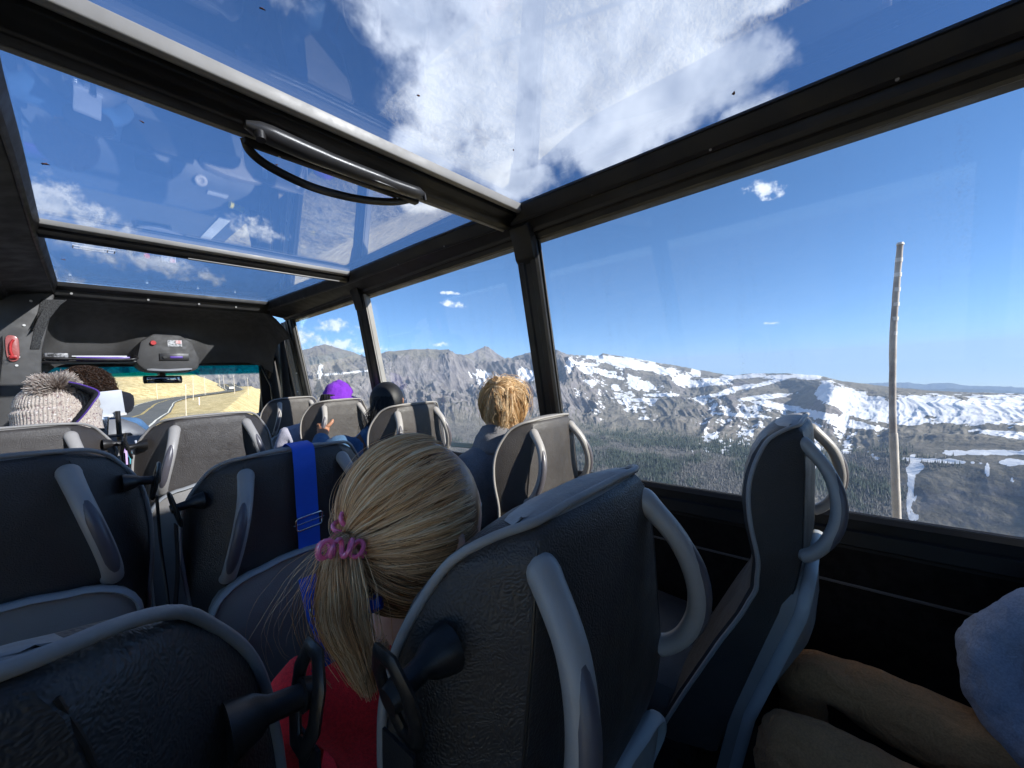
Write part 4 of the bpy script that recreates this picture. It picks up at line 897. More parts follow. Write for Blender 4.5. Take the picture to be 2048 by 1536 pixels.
def belt_guide(s, q, dz=0.0):
    m = tube('belt_guide', [(q * .195, .045, -.090 + dz), (q * .214, .045, -.090 + dz), (q * .222, .045, -.091 + dz), (q * .245, .042, -.094 + dz)], [.021, .0155, .010, .0095], BLACKPL, s, 20)
    oc = []
    for a in range(8):
        an = math.pi / 8 + a * math.pi / 4; oc.append(Vector((q * .248 + q * .008 * math.sin(an), .040 + .021 * math.cos(an), -.096 + dz + .038 * math.sin(an))))
    tube('guide_loop', oc, .0055, BLACKPL, m, 8, closed=True, flat=(.75, 1.5)); tube('guide_pad', [(q * .244, .040, -.092 + dz), (q * .256, .040, -.094 + dz)], [.013, .010], BLACKPL, m, 12)
    V = []; pts = [(q * .248, .042, -.130 + dz), (q * .25, .055, -.25), (q * .262, .12, -.45), (q * .255, .22, -.66), (q * .245, .28, -.80)]
    bm = bmesh.new(); bm_loft(bm, [[(x - .0012, y - .021, z), (x + .0012, y - .021, z), (x + .0012, y + .021, z - .002), (x - .0012, y + .021, z - .002)] for x, y, z in cr(pts, 5)]); bm_obj('seat_belt', bm, BELT, m, 60)
def armrest(s, q):
    a = tube('armrest', cr([(q * .255, .235, -.60), (q * .258, .190, -.52), (q * .258, .120, -.415), (q * .258, .070, -.345), (q * .257, .052, -.322)], 5), [.018] * 5 + [.0215] * 12 + [.020, .018, .013, .006], HGREY, s, 12, flat=(.75, 1.0))
    tube('armrest_pivot', [(q * .22, .25, -.62), (q * .27, .25, -.62)], .034, HBLUE, a, 16)
proto = make_seat()
def place(src, x, y, z, lab, rz=0.0, tilt=0.0, guide=0, arm=0, w=1.0):
    s = src if src.get('placed') is None else copy_tree(src)
    s['placed'] = 1
    s.location = (x, y, z); s.rotation_euler = (tilt, 0, rz); s.scale = (w, 1, 1)
    tag(s, lab, 'coach seat', 'coach seats of the tour bus'); s['gd'] = guide; s['ar'] = arm
    return s
seats = {}
SD = [('Q', .395, .218, -.142, 'near coach seat that the fair-haired girl leans out of, with a slanted grey armrest', -1, 1), ('R', -.135, .30, -.132, 'nearest coach seat at the bottom left corner of the photo', 1, 0),
      ('S', .385, 1.12, -.178, 'coach seat with the blue strap hung over its backrest', -1, 0), ('T', -.135, 1.17, -.113, 'left coach seat in shade, one row ahead of the nearest left seat', 1, 0),
      ('U', -.135, 2.04, -.103, 'sunlit left coach seat right behind the woolly bobble hat', 1, 0), ('V', .368, 1.98, -.115, 'sunlit coach seat with pale lower shell, in the middle below the rear-view mirror', -1, 0),
      ('P', 1.185, .080, -.146, 'coach seat seen from its side before the man in tan trousers', 0, 0), ('W', 1.175, .84, -.172, 'window-side coach seat behind the golden-haired woman in the grey hoodie', 0, 0),
      ('X', 1.180, 1.71, -.136, 'window-side coach seat behind the black-haired woman in denim', 0, 0), ('Y', 1.185, 2.58, -.125, 'window-side coach seat behind the purple cap, gripped by a hand', 0, 0), ('Z', 1.20, 3.45, -.117, 'farthest window-side coach seat, next to the door post', 0, 0)]
for k, x, y, z, lab, g, a in SD: seats[k] = place(proto, x, y, z, lab)
for k, x, y, z, lab, g, a in SD:
    if g: belt_guide(seats[k], g, -.03 if k == 'R' else 0.0)
    if a: armrest(seats[k], a)
for ch in seats['R'].children:
    if ch.name.startswith('grab_handle'): ch.location.z -= .10
for kk in ('Q', 'P'):
    for ch in seats[kk].children:
        if ch.name.startswith('shell_panel'): ch.location.z -= .10 if kk == 'Q' else .045; ch.location.y += .034 if kk == 'Q' else .014; ch.scale = (1, 1, 1) if kk == 'Q' else (.95, 1, 1)
seats['P'].rotation_euler = (0, 0, math.radians(0))
for o in seats.values():
    for kk in ('placed', 'gd', 'ar'):
        if kk in o: del o[kk]
# ------------------------------------------------------------------ people
def pt(px, py, d):
    return Rm @ Vector(((px - 1024.) * d / 769., (768. - py) * d / 769., -d))
def strands(name, P_, rad, val, mat, parent=None):
    """P_: (N, K, 3) centre lines; three-sided tapering hairs in one mesh"""
    N, K, _ = P_.shape; T = np.gradient(P_, axis=1); T /= np.linalg.norm(T, axis=2, keepdims=True) + 1e-9
    ref = np.tile(np.array([0.31, 0.42, 0.85]), (N, K, 1)); A = np.cross(T, ref); A /= np.linalg.norm(A, axis=2, keepdims=True) + 1e-9; B = np.cross(T, A)
    rr = np.broadcast_to(np.asarray(rad).reshape(-1, K) if np.ndim(rad) > 1 else np.asarray(rad)[None], (N, K))[..., None]
    V = np.stack([P_ + rr * (math.cos(a) * A + math.sin(a) * B) for a in (0, 2.094, 4.189)], 2).reshape(-1, 3)
    n = np.arange(N)[:, None, None] * K * 3; k = np.arange(K - 1)[None, :, None] * 3; j = np.arange(3)[None, None, :]; j2 = (j + 1) % 3
    F = np.stack([n + k + j, n + k + j2, n + k + 3 + j2, n + k + 3 + j], -1).reshape(-1, 4).astype(np.int32)
    me = bpy.data.meshes.new(name); me.vertices.add(len(V)); me.vertices.foreach_set('co', V.astype(np.float32).ravel())
    me.loops.add(F.size); me.loops.foreach_set('vertex_index', F.ravel()); me.polygons.add(len(F)); me.polygons.foreach_set('loop_start', np.arange(len(F), dtype=np.int32) * 4)
    me.polygons.foreach_set('use_smooth', np.ones(len(F), bool)); me.update(calc_edges=True)
    at = me.attributes.new('strand', 'FLOAT', 'POINT'); at.data.foreach_set('value', np.repeat(val, K * 3).astype(np.float32))
    me.materials.append(mat); o = bpy.data.objects.new(name, me); COL.objects.link(o)
    if parent is not None: o.parent = parent
    return o
def body(name, J, bones, root, mats, matfn, parent, sub=2, folds=None):
    """one continuous skin over a posed skeleton. J: name -> (x, y, z, r) or (x, y, z, rx, ry)"""
    keys = list(J); me = bpy.data.meshes.new('tmp'); me.from_pydata([J[k][:3] for k in keys], [(keys.index(a), keys.index(b)) for a, b in bones], [])
    o = bpy.data.objects.new('tmp', me); COL.objects.link(o)
    sk = o.modifiers.new('s', 'SKIN'); sk.use_smooth_shade = True; sk.branch_smoothing = 0.6
    for i, k in enumerate(keys):
        q = J[k]; sv = me.skin_vertices[0].data[i]; sv.radius = (q[3], q[4] if len(q) > 4 else q[3]); sv.use_root = (k == root)
    su = o.modifiers.new('u', 'SUBSURF'); su.levels = sub; su.render_levels = sub
    dg = bpy.context.evaluated_depsgraph_get(); m2 = bpy.data.meshes.new_from_object(o.evaluated_get(dg)); bpy.data.objects.remove(o)
    m2.name = name
    for m in mats: m2.materials.append(m)
    for p in m2.polygons: p.material_index = matfn(p.center); p.use_smooth = True
    ob = bpy.data.objects.new(name, m2); COL.objects.link(ob); ob.parent = parent
    if folds: wrinkle(ob, *folds)
    return ob
def person(label):
    o = empty('person', (0, 0, 0), label, 'person'); return o
def face_bits(head_c, f, up, r, parent, skin):
    """eyes, nose, mouth and ears set round a head that faces f"""
    f = Vector(f).normalized(); s = f.cross(Vector(up)).normalized(); u = s.cross(f).normalized(); c = Vector(head_c)
    def W(a, b, e): return c + s * a * r + u * b * r + f * e * r
    for q in (-1, 1):
        ball('eye', W(q * .36, .05, .86), r * .12, r * .12, r * .12, WHITEP, parent, 10, 8)
        e = ball('ear', W(q * .98, -.02, -.05), r * .10, r * .22, r * .32, skin, parent, 12, 8)
    tube('nose', [W(0, .12, .93), W(0, -.10, 1.14), W(0, -.2, 1.12), W(0, -.24, .95)], [r * .07, r * .11, r * .12, r * .06], skin, parent, 8)
    tube('mouth', cr([W(-.25, -.48, .86), W(0, -.46, .96), W(.25, -.48, .86)], 3), r * .05, simple('lips', (.42, .13, .12), .5), parent, 6)
def head_skin(c, f, r, parent, skin, up=(0, 0, 1), name='head'):
    f = Vector(f).normalized(); s = f.cross(Vector(up)).normalized(); u = s.cross(f).normalized()
    M = Matrix((s, f, u)).transposed()
    def fn(p, q):
        k = max(0, -p.z); q = Vector((q.x * (1 - .30 * k * k), q.y * (1 - .12 * k) + .10 * r * k, q.z)); return q
    return ball(name, c, r * .93, r * 1.05, r * 1.22, skin, parent, 24, 18, fn, M)
def scalp_flow(name, C, rx, root, N, K, th0, th1, mat, parent, rng, lift=.004, curl=.25, rad=.0006, fwd=None, cut=None, vbias=0.0):
    """hairs lying on the head that run from the hairline to the gathering point"""
    C = np.array(C); rt = np.array(root) - C; ax = rt / np.linalg.norm(rt)
    ref = np.array([0, 0, 1.0]); e1 = ref - ax * (ref @ ax); e1 /= np.linalg.norm(e1); e2 = np.cross(ax, e1)
    ph = rng.random(N) * 2 * np.pi; t0 = np.radians(rng.uniform(th0[0], th0[1], N)); t1 = np.radians(rng.uniform(th1[0], th1[1], N))
    nc = 84; cid = (ph / (2 * np.pi) * nc).astype(int) * 3 + (t0 > np.median(t0)).astype(int); cr_ = rng.random(nc * 3 + 9); cc_ = ((cid // 3) + .5) / nc * 2 * np.pi
    lock = (cr_[cid] - .5) * 1.5 + np.sin(ph * 9 + 1.3) * .25
    k = np.linspace(0, 1, K)[None]; th = t0[:, None] + (t1 - t0)[:, None] * k
    p = ph[:, None] + (cc_ - ph)[:, None] * .55 * np.sin(k * np.pi * .9) + curl * np.sin(k * np.pi) * (np.sin(ph * 3 + .7)[:, None] * .22 + (cr_[cid + 5] - .5)[:, None] * .22) + rng.normal(0, .02, (N, 1)) * k + .012 * np.sin(k * 9 + rng.random((N, 1)) * 6.28)
    dirs = np.cos(th)[..., None] * ax + np.sin(th)[..., None] * (np.cos(p)[..., None] * e1 + np.sin(p)[..., None] * e2)
    ll = 1 + (lift / .1) * (rng.random((N, 1)) * .8 + 1.5 * np.sin(k * np.pi) * (.6 + lock[:, None]) * .6) + .012 * np.sin(ph * 31)[:, None] * np.sin(k * np.pi)
    P_ = C + dirs * np.array(rx) * ll[..., None]
    if cut is not None:
        m = cut(P_); P_ = P_[m]; ph = ph[m]; lock = lock[m]
    val = np.clip(.45 + .28 * lock + rng.normal(0, .2, len(P_)) + vbias, 0, 1)
    r_ = rad * np.concatenate([np.linspace(.5, 1, 3), np.ones(K - 4), [.8]])
    return strands(name, P_, r_, val, mat, parent)
def bundle(name, way, widths, N, mat, parent, rng, rad=.0006, frizz=.004, stray=.06, K=22, vb=0.0):
    """a tail of hair along waypoints with given half-widths"""
    W = np.array(cr([tuple(w) for w in way], 6)); W = W[np.linspace(0, len(W) - 1, K).round().astype(int)]; wd = np.interp(np.linspace(0, 1, K), np.linspace(0, 1, len(widths)), widths)
    T = np.gradient(W, axis=0); T /= np.linalg.norm(T, axis=1, keepdims=True); A = np.cross(T, np.array([.65, .74, .1])); A /= np.linalg.norm(A, axis=1, keepdims=True); B = np.cross(T, A)
    a = rng.random(N) * 2 * np.pi; q = np.sqrt(rng.random(N)); k = np.linspace(0, 1, K)[None]
    aa = a[:, None] + .5 * k * np.sin(a * 3)[:, None]; qq = q[:, None] * (1 + rng.normal(0, .12, (N, 1)) * k)
    st = rng.random(N) < stray; qq = np.where(st[:, None], qq * (1 + rng.random((N, 1)) * 2.2 * k ** 1.3), qq)
    P_ = W[None] + (wd[None] * qq)[..., None] * (np.cos(aa)[..., None] * A[None] + .62 * np.sin(aa)[..., None] * B[None])
    w = rng.random((N, 3)) * 6.28; kk = k[..., None] * 3.1
    P_ = P_ + frizz * np.sin(kk * (1 + .6 * w[:, None, :] / 6.28) * 2 + w[:, None, :]) * k[..., None]
    ln = 1 - rng.random(N) * .22                                  # uneven ends
    P2 = np.empty_like(P_); idx = np.linspace(0, 1, K)
    for i in range(3): P2[..., i] = np.stack([np.interp(idx * ln[n], idx, P_[n, :, i]) for n in range(N)])
    val = np.clip(.5 + .3 * np.sin(a * 4) + rng.normal(0, .2, N) + vb, 0, 1); rr = rad * np.linspace(1, .5, K)
    return strands(name, P2, rr, val, mat, parent)

# 1 --- the girl leaning out of the near seat
rg = np.random.default_rng(3)
g = person('girl in a red shirt with a dark blond ponytail in pink coil hair ties')
GC = Vector((.292, .440, -.178)); groot = Vector((.211, .447, -.188))
fdir = (GC - groot).normalized()
J = {'pelvis': (.40, .50, -.80, .13, .12), 'waist': (.36, .49, -.66, .115, .10), 'chest': (.305, .485, -.47, .125, .10), 'neckb': (.283, .465, -.350, .075, .065), 'neck': (.280, .452, -.315, .042), 'skull': (.290, .442, -.20, .06),
     'ls': (.172, .530, -.385, .062), 'le': (.120, .600, -.64, .045), 'lh': (.20, .76, -.66, .032), 'rs': (.42, .47, -.45, .060), 're': (.50, .52, -.68, .042), 'rh': (.46, .72, -.66, .03),
     'lk': (.30, .90, -.76, .07), 'lf': (.29, .93, -1.15, .05), 'rk': (.47, .90, -.76, .07), 'rf': (.48, .93, -1.15, .05)}
def gm(c): return 1 if (c.z > -.335 and math.hypot(c.x - .28, c.y - .455) < .075) else (0 if c.z > -.74 and not (c.y > .95) else (1 if c.z > -.72 else 2))
body('body', J, [('pelvis', 'waist'), ('waist', 'chest'), ('chest', 'neckb'), ('neckb', 'neck'), ('neck', 'skull'), ('chest', 'ls'), ('ls', 'le'), ('le', 'lh'), ('chest', 'rs'), ('rs', 're'), ('re', 'rh'), ('pelvis', 'lk'), ('lk', 'lf'), ('pelvis', 'rk'), ('rk', 'rf')], 'pelvis', [RED, SKIN, DARKCLOTH], gm, g, 3, (.006, 14.0, 1.0))
head_skin(GC + Vector((.012, 0, -.012)), fdir, .080, g, SKIN); face_bits(GC + Vector((.012, 0, -.02)), fdir, (0, 0, 1), .080, g, SKIN)
ball('scalp', GC, .089, .0845, .094, HAIR_BLOND, g, 32, 24)
face_n = np.array((fdir.x, fdir.y, fdir.z)); gcn = np.array(GC)
scalp_flow('hair', GC, (.0935, .089, .099), groot, 6200, 20, (62, 116), (3, 12), HAIR_BLOND, g, rg, .004, .35, .00058)
way = [groot + Vector((.012, 0, .004)), groot, pt(694, 1082, .425), pt(682, 1108, .412), pt(682, 1165, .405), pt(686, 1235, .405), pt(712, 1310, .41), pt(742, 1395, .415)]
bundle('ponytail', way, [.018, .0155, .012, .014, .020, .024, .022, .016, .007], 1800, HAIR_BLOND, g, rg, .00055, .0035, .05, 26)
bundle('loose_hair', [groot, pt(672, 1105, .41), pt(635, 1170, .405), pt(615, 1250, .41), pt(640, 1330, .42)], [.012, .014, .026, .035, .035], 46, HAIR_BLOND, g, rg, .00024, .008, .6, 22, .1)
bundle('ponytail_lower_lock', [pt(720, 1290, .415), pt(735, 1330, .425), pt(760, 1310, .43), pt(775, 1290, .44)], [.01, .018, .014, .006], 260, HAIR_BLOND, g, rg, .0005, .003, .1, 16)
# stray hairs over the head
scalp_flow('flyaway_hair', GC, (.0975, .093, .103), groot, 50, 20, (50, 120), (6, 26), HAIR_BLOND, g, rg, .006, .9, .00026)
# hair at the nape running up to the tie
scalp_flow('nape_hair', GC + Vector((-.004, 0, -.03)), (.088, .082, .095), groot + Vector((0, 0, .0)), 1500, 16, (40, 98), (4, 16), HAIR_BLOND, g, rg, .004, .3, .0006, vbias=-.3)
def coil(name, c, axis, R_, r, turns, mat, parent):
    ax = Vector(axis).normalized(); e = ax.orthogonal().normalized(); f = ax.cross(e); P_ = []
    n = turns * 12
    for i in range(n):
        a = 2 * math.pi * i / n; b = 2 * math.pi * i / 12; rad = e * math.cos(a) + f * math.sin(a); P_.append(Vector(c) + rad * (R_ + r * math.cos(b)) + ax * (r * 1.3 * math.sin(b)))
    return tube(name, P_, .0026, mat, parent, 7, closed=True)
coil('hair_tie', (way[0] + way[2]) / 2 + Vector((0, -.004, .004)), way[2] - way[0], .0215, .0082, 11, PINKCLEAR, g)
coil('hair_tie', (way[0] + way[1]) / 2 + Vector((-.001, 0, .004)), way[2] - way[0] + Vector((0, .02, .01)), .0245, .0080, 10, PINKCLEAR, g)
coil('hair_tie', pt(683, 1100, .412), way[4] - way[2], .0180, .0065, 9, PINKCLEAR, g)
lan = empty('lanyard', (0, 0, 0), 'blue lanyard with small silver clips behind the fair-haired girl\'s ponytail', 'lanyard')
tube('lanyard_ribbon', cr([pt(625, 1150, .47), pt(640, 1215, .455), pt(660, 1275, .45), pt(650, 1330, .46)], 6), .012, STRAP, lan, 8, flat=(.2, 1.3)); tube('lanyard_ribbon', cr([pt(715, 1190, .44), pt(742, 1205, .437), pt(765, 1195, .44)], 5), [.006] + [.013] * 9 + [.006], STRAP, lan, 8, flat=(.7, 1.0))
for i, (px, py) in enumerate([(733, 1180), (742, 1186), (752, 1192), (757, 1200), (728, 1190), (628, 1222), (640, 1248)]):
    c = pt(px, py, .432); tube('clip_link', [c + Vector((.0042 * math.cos(a), .002 * math.cos(a + i), .0052 * math.sin(a))) for a in [k * math.pi / 5 for k in range(10)]], .0011, CHROME, lan, 6, closed=True)

# 2 --- man on the right, tan trousers and blue sweatshirt
m_ = person('man in tan trousers and blue sweatshirt, only legs and one arm showing')
J = {'pelvis': (1.16, -.42, -.80, .15, .11), 'waist': (1.18, -.46, -.52, .16, .12), 'chest': (1.19, -.52, -.25, .185, .13), 'neckb': (1.19, -.52, -.06, .09, .08), 'neck': (1.19, -.51, .0, .058), 'head': (1.19, -.49, .12, .09, .10),
     'lh': (1.02, -.26, -.885, .090, .085), 'lm': (.985, -.04, -.845, .080, .075), 'lk': (.958, .130, -.800, .068, .064), 'ls': (.955, .115, -.97, .060, .058), 'la': (.955, .12, -1.20, .05, .05),
     'rh': (1.24, -.28, -.875, .090, .085), 'rm': (1.235, -.08, -.838, .080, .075), 'rk': (1.205, .105, -.795, .068, .064), 'rs': (1.19, .10, -.98, .060, .058), 'ra': (1.18, .11, -1.20, .05, .05),
     'as': (1.42, -.54, -.24, .075), 'am': (1.40, -.44, -.46, .066), 'ae': (1.305, -.215, -.668, .066), 'af': (1.205, -.265, -.785, .062), 'ah': (1.10, -.36, -.79, .045),
     'bs': (.99, -.54, -.20, .07), 'be': (.93, -.56, -.50, .055), 'bh': (.95, -.42, -.66, .04)}
def mm_(c): return 2 if c.z > -.03 else (0 if (c.z < -.60 and not (c.x > 1.17 and c.y < -.19 and c.z > -.83 and (c.x > 1.30 or c.z > -.69)) ) else 1)
# legs are one continuous surface with the trunk; the sleeve is its own garment
body('body', {k: v for k, v in J.items() if k not in ('as', 'am', 'ae', 'af', 'ah')}, [('pelvis', 'waist'), ('waist', 'chest'), ('chest', 'neckb'), ('neckb', 'neck'), ('neck', 'head'), ('pelvis', 'lh'), ('lh', 'lm'), ('lm', 'lk'), ('lk', 'ls'), ('ls', 'la'), ('pelvis', 'rh'), ('rh', 'rm'), ('rm', 'rk'), ('rk', 'rs'), ('rs', 'ra'), ('chest', 'bs'), ('bs', 'be'), ('be', 'bh')],
     'pelvis', [KHAKI, SWEATER, SKIN], lambda c: 2 if c.z > -.03 else (0 if c.z < -.60 else 1), m_, 4, (.010, 10.0, 5.0, (1, .6, 1.3)))
sl = body('sleeve', {'a': J['as'], 'b': J['am'], 'c': J['ae'], 'd': J['af'], 'e': (1.12, -.34, -.80, .05)}, [('a', 'b'), ('b', 'c'), ('c', 'd'), ('d', 'e')], 'a', [SWEATER], lambda c: 0, m_, 4, (.011, 9.0, 2.0, (1, 1.4, .8)))
ball('hand', (1.08, -.385, -.795), .05, .045, .022, SKIN, m_); 
for i in range(5): tube('finger', cr([(1.06, -.36 - .018 * i, -.788), (1.02, -.345 - .02 * i, -.784), (.985, -.345 - .022 * i, -.795)], 3), [.009] * 4 + [.0085, .008, .006], SKIN, m_, 8)
face_bits((1.19, -.49, .12), (0, 1, 0), (0, 0, 1), .095, m_, SKIN)

def seated(label, head, f, hr, skin, shirt, lower, mats_extra=None, sh=.19, lean=(0, 0), larm=None, rarm=None, skinz=None, neck=.165, hip=None, folds=(.008, 14.0, 3.0)):
    """a seated figure: head centre, facing, shoulders below it; arms given as joint lists"""
    p = person(label); h = Vector(head); nb = h + Vector((lean[0] * .3, lean[1] * .3, -neck)); ch = nb + Vector((lean[0] * .5, lean[1] * .5, -.15)); hp = Vector(hip) if hip else Vector((ch.x + lean[0], ch.y - .03, -.72))
    J = {'pelvis': (*hp, .16, .12), 'waist': (*(hp.lerp(ch, .5)), .135, .10), 'chest': (*ch, .155, .105), 'neckb': (*nb, .075, .07), 'neck': (*(nb + Vector((0, 0, .05))), .048), 'skull': (*(h + Vector((0, 0, -.02))), .065)}
    B = [('pelvis', 'waist'), ('waist', 'chest'), ('chest', 'neckb'), ('neckb', 'neck'), ('neck', 'skull')]
    for nm, q, arm in (('l', -1, larm), ('r', 1, rarm)):
        S = ch + Vector((q * sh * .92, 0, .065)); pts = arm or [S + Vector((q * .03, .05, -.27)), S + Vector((-q * .05, .28, -.30))]
        J[nm + 's'] = (*S, .066); J[nm + 'e'] = (*pts[0], .047); J[nm + 'w'] = (*pts[1], .032); B += [('chest', nm + 's'), (nm + 's', nm + 'e'), (nm + 'e', nm + 'w')]
        K_ = Vector((hp.x + q * .11, hp.y + .44, -.76)); J[nm + 'k'] = (*K_, .075); J[nm + 'f'] = (K_.x, K_.y + .02, -1.2, .05); B += [('pelvis', nm + 'k'), (nm + 'k', nm + 'f')]
    zc = nb.z + .018
    bd = body('body', J, B, 'pelvis', [shirt, skin, lower], lambda c: 1 if (c.z > zc and (Vector(c) - h).length < .22) else (2 if c.z < -.66 else 0), p, 2, folds)
    head_skin(h, f, hr, p, skin); face_bits(h, f, (0, 0, 1), hr, p, skin)
    return p
# 3 --- golden-haired woman
rg = np.random.default_rng(5)
HC = Vector((1.205, 1.115, -.134))
w = seated('woman with golden pinned-up hair and a grey marl hoodie looking out of the window', HC, (.9, .45, 0), .085, SKIN, HOODIE, DARKCLOTH, lean=(-.16, .0), neck=.125, sh=.20, larm=[Vector((.90, 1.22, -.56)), Vector((1.05, 1.40, -.50))])
ball('scalp', HC, .090, .092, .105, HAIR_GOLD, w, 28, 20)
top = HC + Vector((-.045, -.035, .085))
scalp_flow('hair', HC, (.092, .093, .107), top, 3000, 18, (60, 135), (4, 26), HAIR_GOLD, w, rg, .011, 2.2, .0009)
scalp_flow('flyaway_hair', HC, (.100, .100, .116), top, 120, 16, (50, 140), (10, 60), HAIR_GOLD, w, rg, .02, 3.0, .0006)
for i in range(14):
    a = i * .7; s0 = top + Vector((.03 * math.cos(a), .03 * math.sin(a), -.01)); e0 = HC + Vector((-.075 + .05 * math.cos(a * 1.7), -.07 + .04 * math.sin(a * 2.1), -.02 - .03 * (i % 3)))
    bundle('twisted_lock', [s0, s0.lerp(e0, .35) + Vector((-.03, -.035, .02)), s0.lerp(e0, .75) + Vector((-.02, -.025, 0)), e0], [.010, .022, .018, .006], 130, HAIR_GOLD, w, rg, .0009, .006, .2, 14)
bundle('neck_hair', [HC + Vector((-.05, -.05, -.05)), HC + Vector((-.065, -.065, -.09)), HC + Vector((-.06, -.06, -.135))], [.045, .045, .03], 520, HAIR_GOLD, w, rg, .0009, .006, .3, 12)
for q in ((-.06, -.075, .02), (.045, -.09, .03)):
    c = HC + Vector(q); tube('hair_clip', cr([c + Vector((-.012, 0, .022)), c + Vector((-.004, -.012, .0)), c + Vector((.008, -.004, -.022))], 4), .005, BLACKPL, w, 8, flat=(.6, 1.2))
# hood lying on her shoulders
def bun(c, r, N, mat, parent, rng):
    n = N; a0 = rng.random(n) * 6.28; tl = rng.normal(0, .5, (n, 1)); k = np.linspace(0, 4.4, 20)[None]; rr = r * (.65 + .45 * rng.random((n, 1)))
    a = a0[:, None] + k; P_ = np.stack([rr * np.cos(a), rr * np.sin(a) * np.cos(tl) , rr * np.sin(a) * np.sin(tl) + rng.normal(0, r * .3, (n, 1))], -1) + np.array(c) + .004 * np.sin(k[..., None] * 3 + rng.random((n, 1, 3)) * 6)
    strands('hair_bun', P_, .0009 * np.ones(20), np.clip(.6 + rng.normal(0, .25, n), 0, 1), mat, parent)
bun(HC + Vector((-.035, -.045, .070)), .036, 700, HAIR_GOLD, w, rg)
def hood(c, r, mat, parent, h=.07):
    rings = []
    for i in range(7):
        t = i / 6; rr = r * (1 - .28 * t + .10 * math.sin(t * math.pi)); rings.append([Vector(c) + Vector((rr * 1.25 * math.cos(a), rr * .95 * math.sin(a) - .02 * t, h * (t - .5) + .02 * math.sin(a * 2 + 1))) for a in [k * math.pi / 10 for k in range(20)]])
    bm = bmesh.new(); bm_loft(bm, rings, False); o = bm_obj('hood', bm, mat, parent, 80); sd = o.modifiers.new('t', 'SOLIDIFY'); sd.thickness = .012; wrinkle(o, .012, 16.0, 4); return o
hood((HC.x - .03, HC.y - .01, HC.z - .138), .116, HOODIE, w, .11)
pp = empty('folded_paper', (0, 0, 0), 'cream folded paper by the grey-hooded woman\'s elbow', 'paper')
bm = bmesh.new(); q = [pt(902, 884, 1.60), pt(952, 888, 1.66), pt(948, 896, 1.63), pt(902, 892, 1.57)]
bm_loft(bm, [q, [v + Vector((0, 0, -.003)) for v in q]]); bm_obj('paper_sheet', bm, simple('cream_paper', (.62, .60, .42), .8), pp, None)
# 4 --- black-haired woman in denim, left hand on the handle ahead
rg = np.random.default_rng(8)
HC = Vector((1.172, 1.985, -.122)); hand = Vector((1.052, 2.545, -.262))
w = seated('woman with straight black hair and denim jacket, holding the handle ahead', HC, (.75, .65, 0), .085, SKINT, DENIM, DARKCLOTH, lean=(-.16, -.03), sh=.21, neck=.12, larm=[Vector((.890, 2.28, -.44)), Vector((.985, 2.455, -.365))])
ball('scalp', HC, .093, .099, .109, HAIR_BLACK, w, 28, 20)
scalp_flow('hair', HC, (.098, .103, .113), HC + Vector((.0, .0, .09)), 4200, 16, (1, 12), (80, 112), HAIR_BLACK, w, rg, .020, .8, .0010, cut=lambda P_: (P_[:, -1, 0] - HC.x) * .75 + (P_[:, -1, 1] - HC.y) * .65 < .055)
bundle('hair_length', [HC + Vector((-.05, -.05, .02)), HC + Vector((-.075, -.07, -.06)), HC + Vector((-.085, -.06, -.14)), HC + Vector((-.085, -.05, -.20))], [.055, .062, .055, .035], 1100, HAIR_BLACK, w, rg, .0011, .008, .2, 16)
tube('sleeve', cr([(.905, 2.30, -.46), (.945, 2.38, -.415), (.985, 2.455, -.365), (1.0, 2.475, -.35)], 4), [.056] * 4 + [.052] * 4 + [.047] * 4 + [.046], DENIM, w, 14)
def gripping_hand(W, wrist, grip, parent, skin):
    """palm behind the bar, four fingers curled round it, thumb up along it"""
    wr, g_ = Vector(wrist), Vector(grip); ax = (g_ - wr).normalized()
    tube('hand', cr([wr, wr.lerp(g_, .45), g_ + Vector((-.006, -.006, -.012)), g_ + Vector((-.002, -.004, .018))], 4), [.025] * 4 + [.030] * 4 + [.031] * 3 + [.026, .016], skin, parent, 14, flat=(.75, 1.15))
    for i in range(4):
        b = g_ + Vector((-.020, .002, .018 - .017 * i)); L_ = (.9, 1.0, .95, .8)[i]
        tube('finger', cr([b, b + Vector((-.006, .020, .002)), b + Vector((.014, .034 * L_, .003)), b + Vector((.034 * L_, .022, .001)), b + Vector((.034 * L_, .004, 0))], 4), [.0092] * 5 + [.0088] * 6 + [.008] * 4 + [.0075, .005], skin, parent, 8)
    b = g_ + Vector((.006, -.016, .002)); tube('thumb', cr([b, b + Vector((.018, -.010, .014)), b + Vector((.036, -.010, .032)), b + Vector((.044, -.008, .046))], 4), [.0125] * 4 + [.011] * 5 + [.0095, .0085, .0075, .005], skin, parent, 8)
gripping_hand(None, (.992, 2.465, -.352), (1.040, 2.535, -.290), w, SKINT)
bst = tube('bag_strap', cr([pt(716, 872, 2.02), pt(726, 892, 1.98), pt(738, 930, 1.95), pt(752, 975, 1.95)], 5), .013, STRAPLEATHER, w, 8, flat=(.25, 1.2), up=(.75, .66, 0))
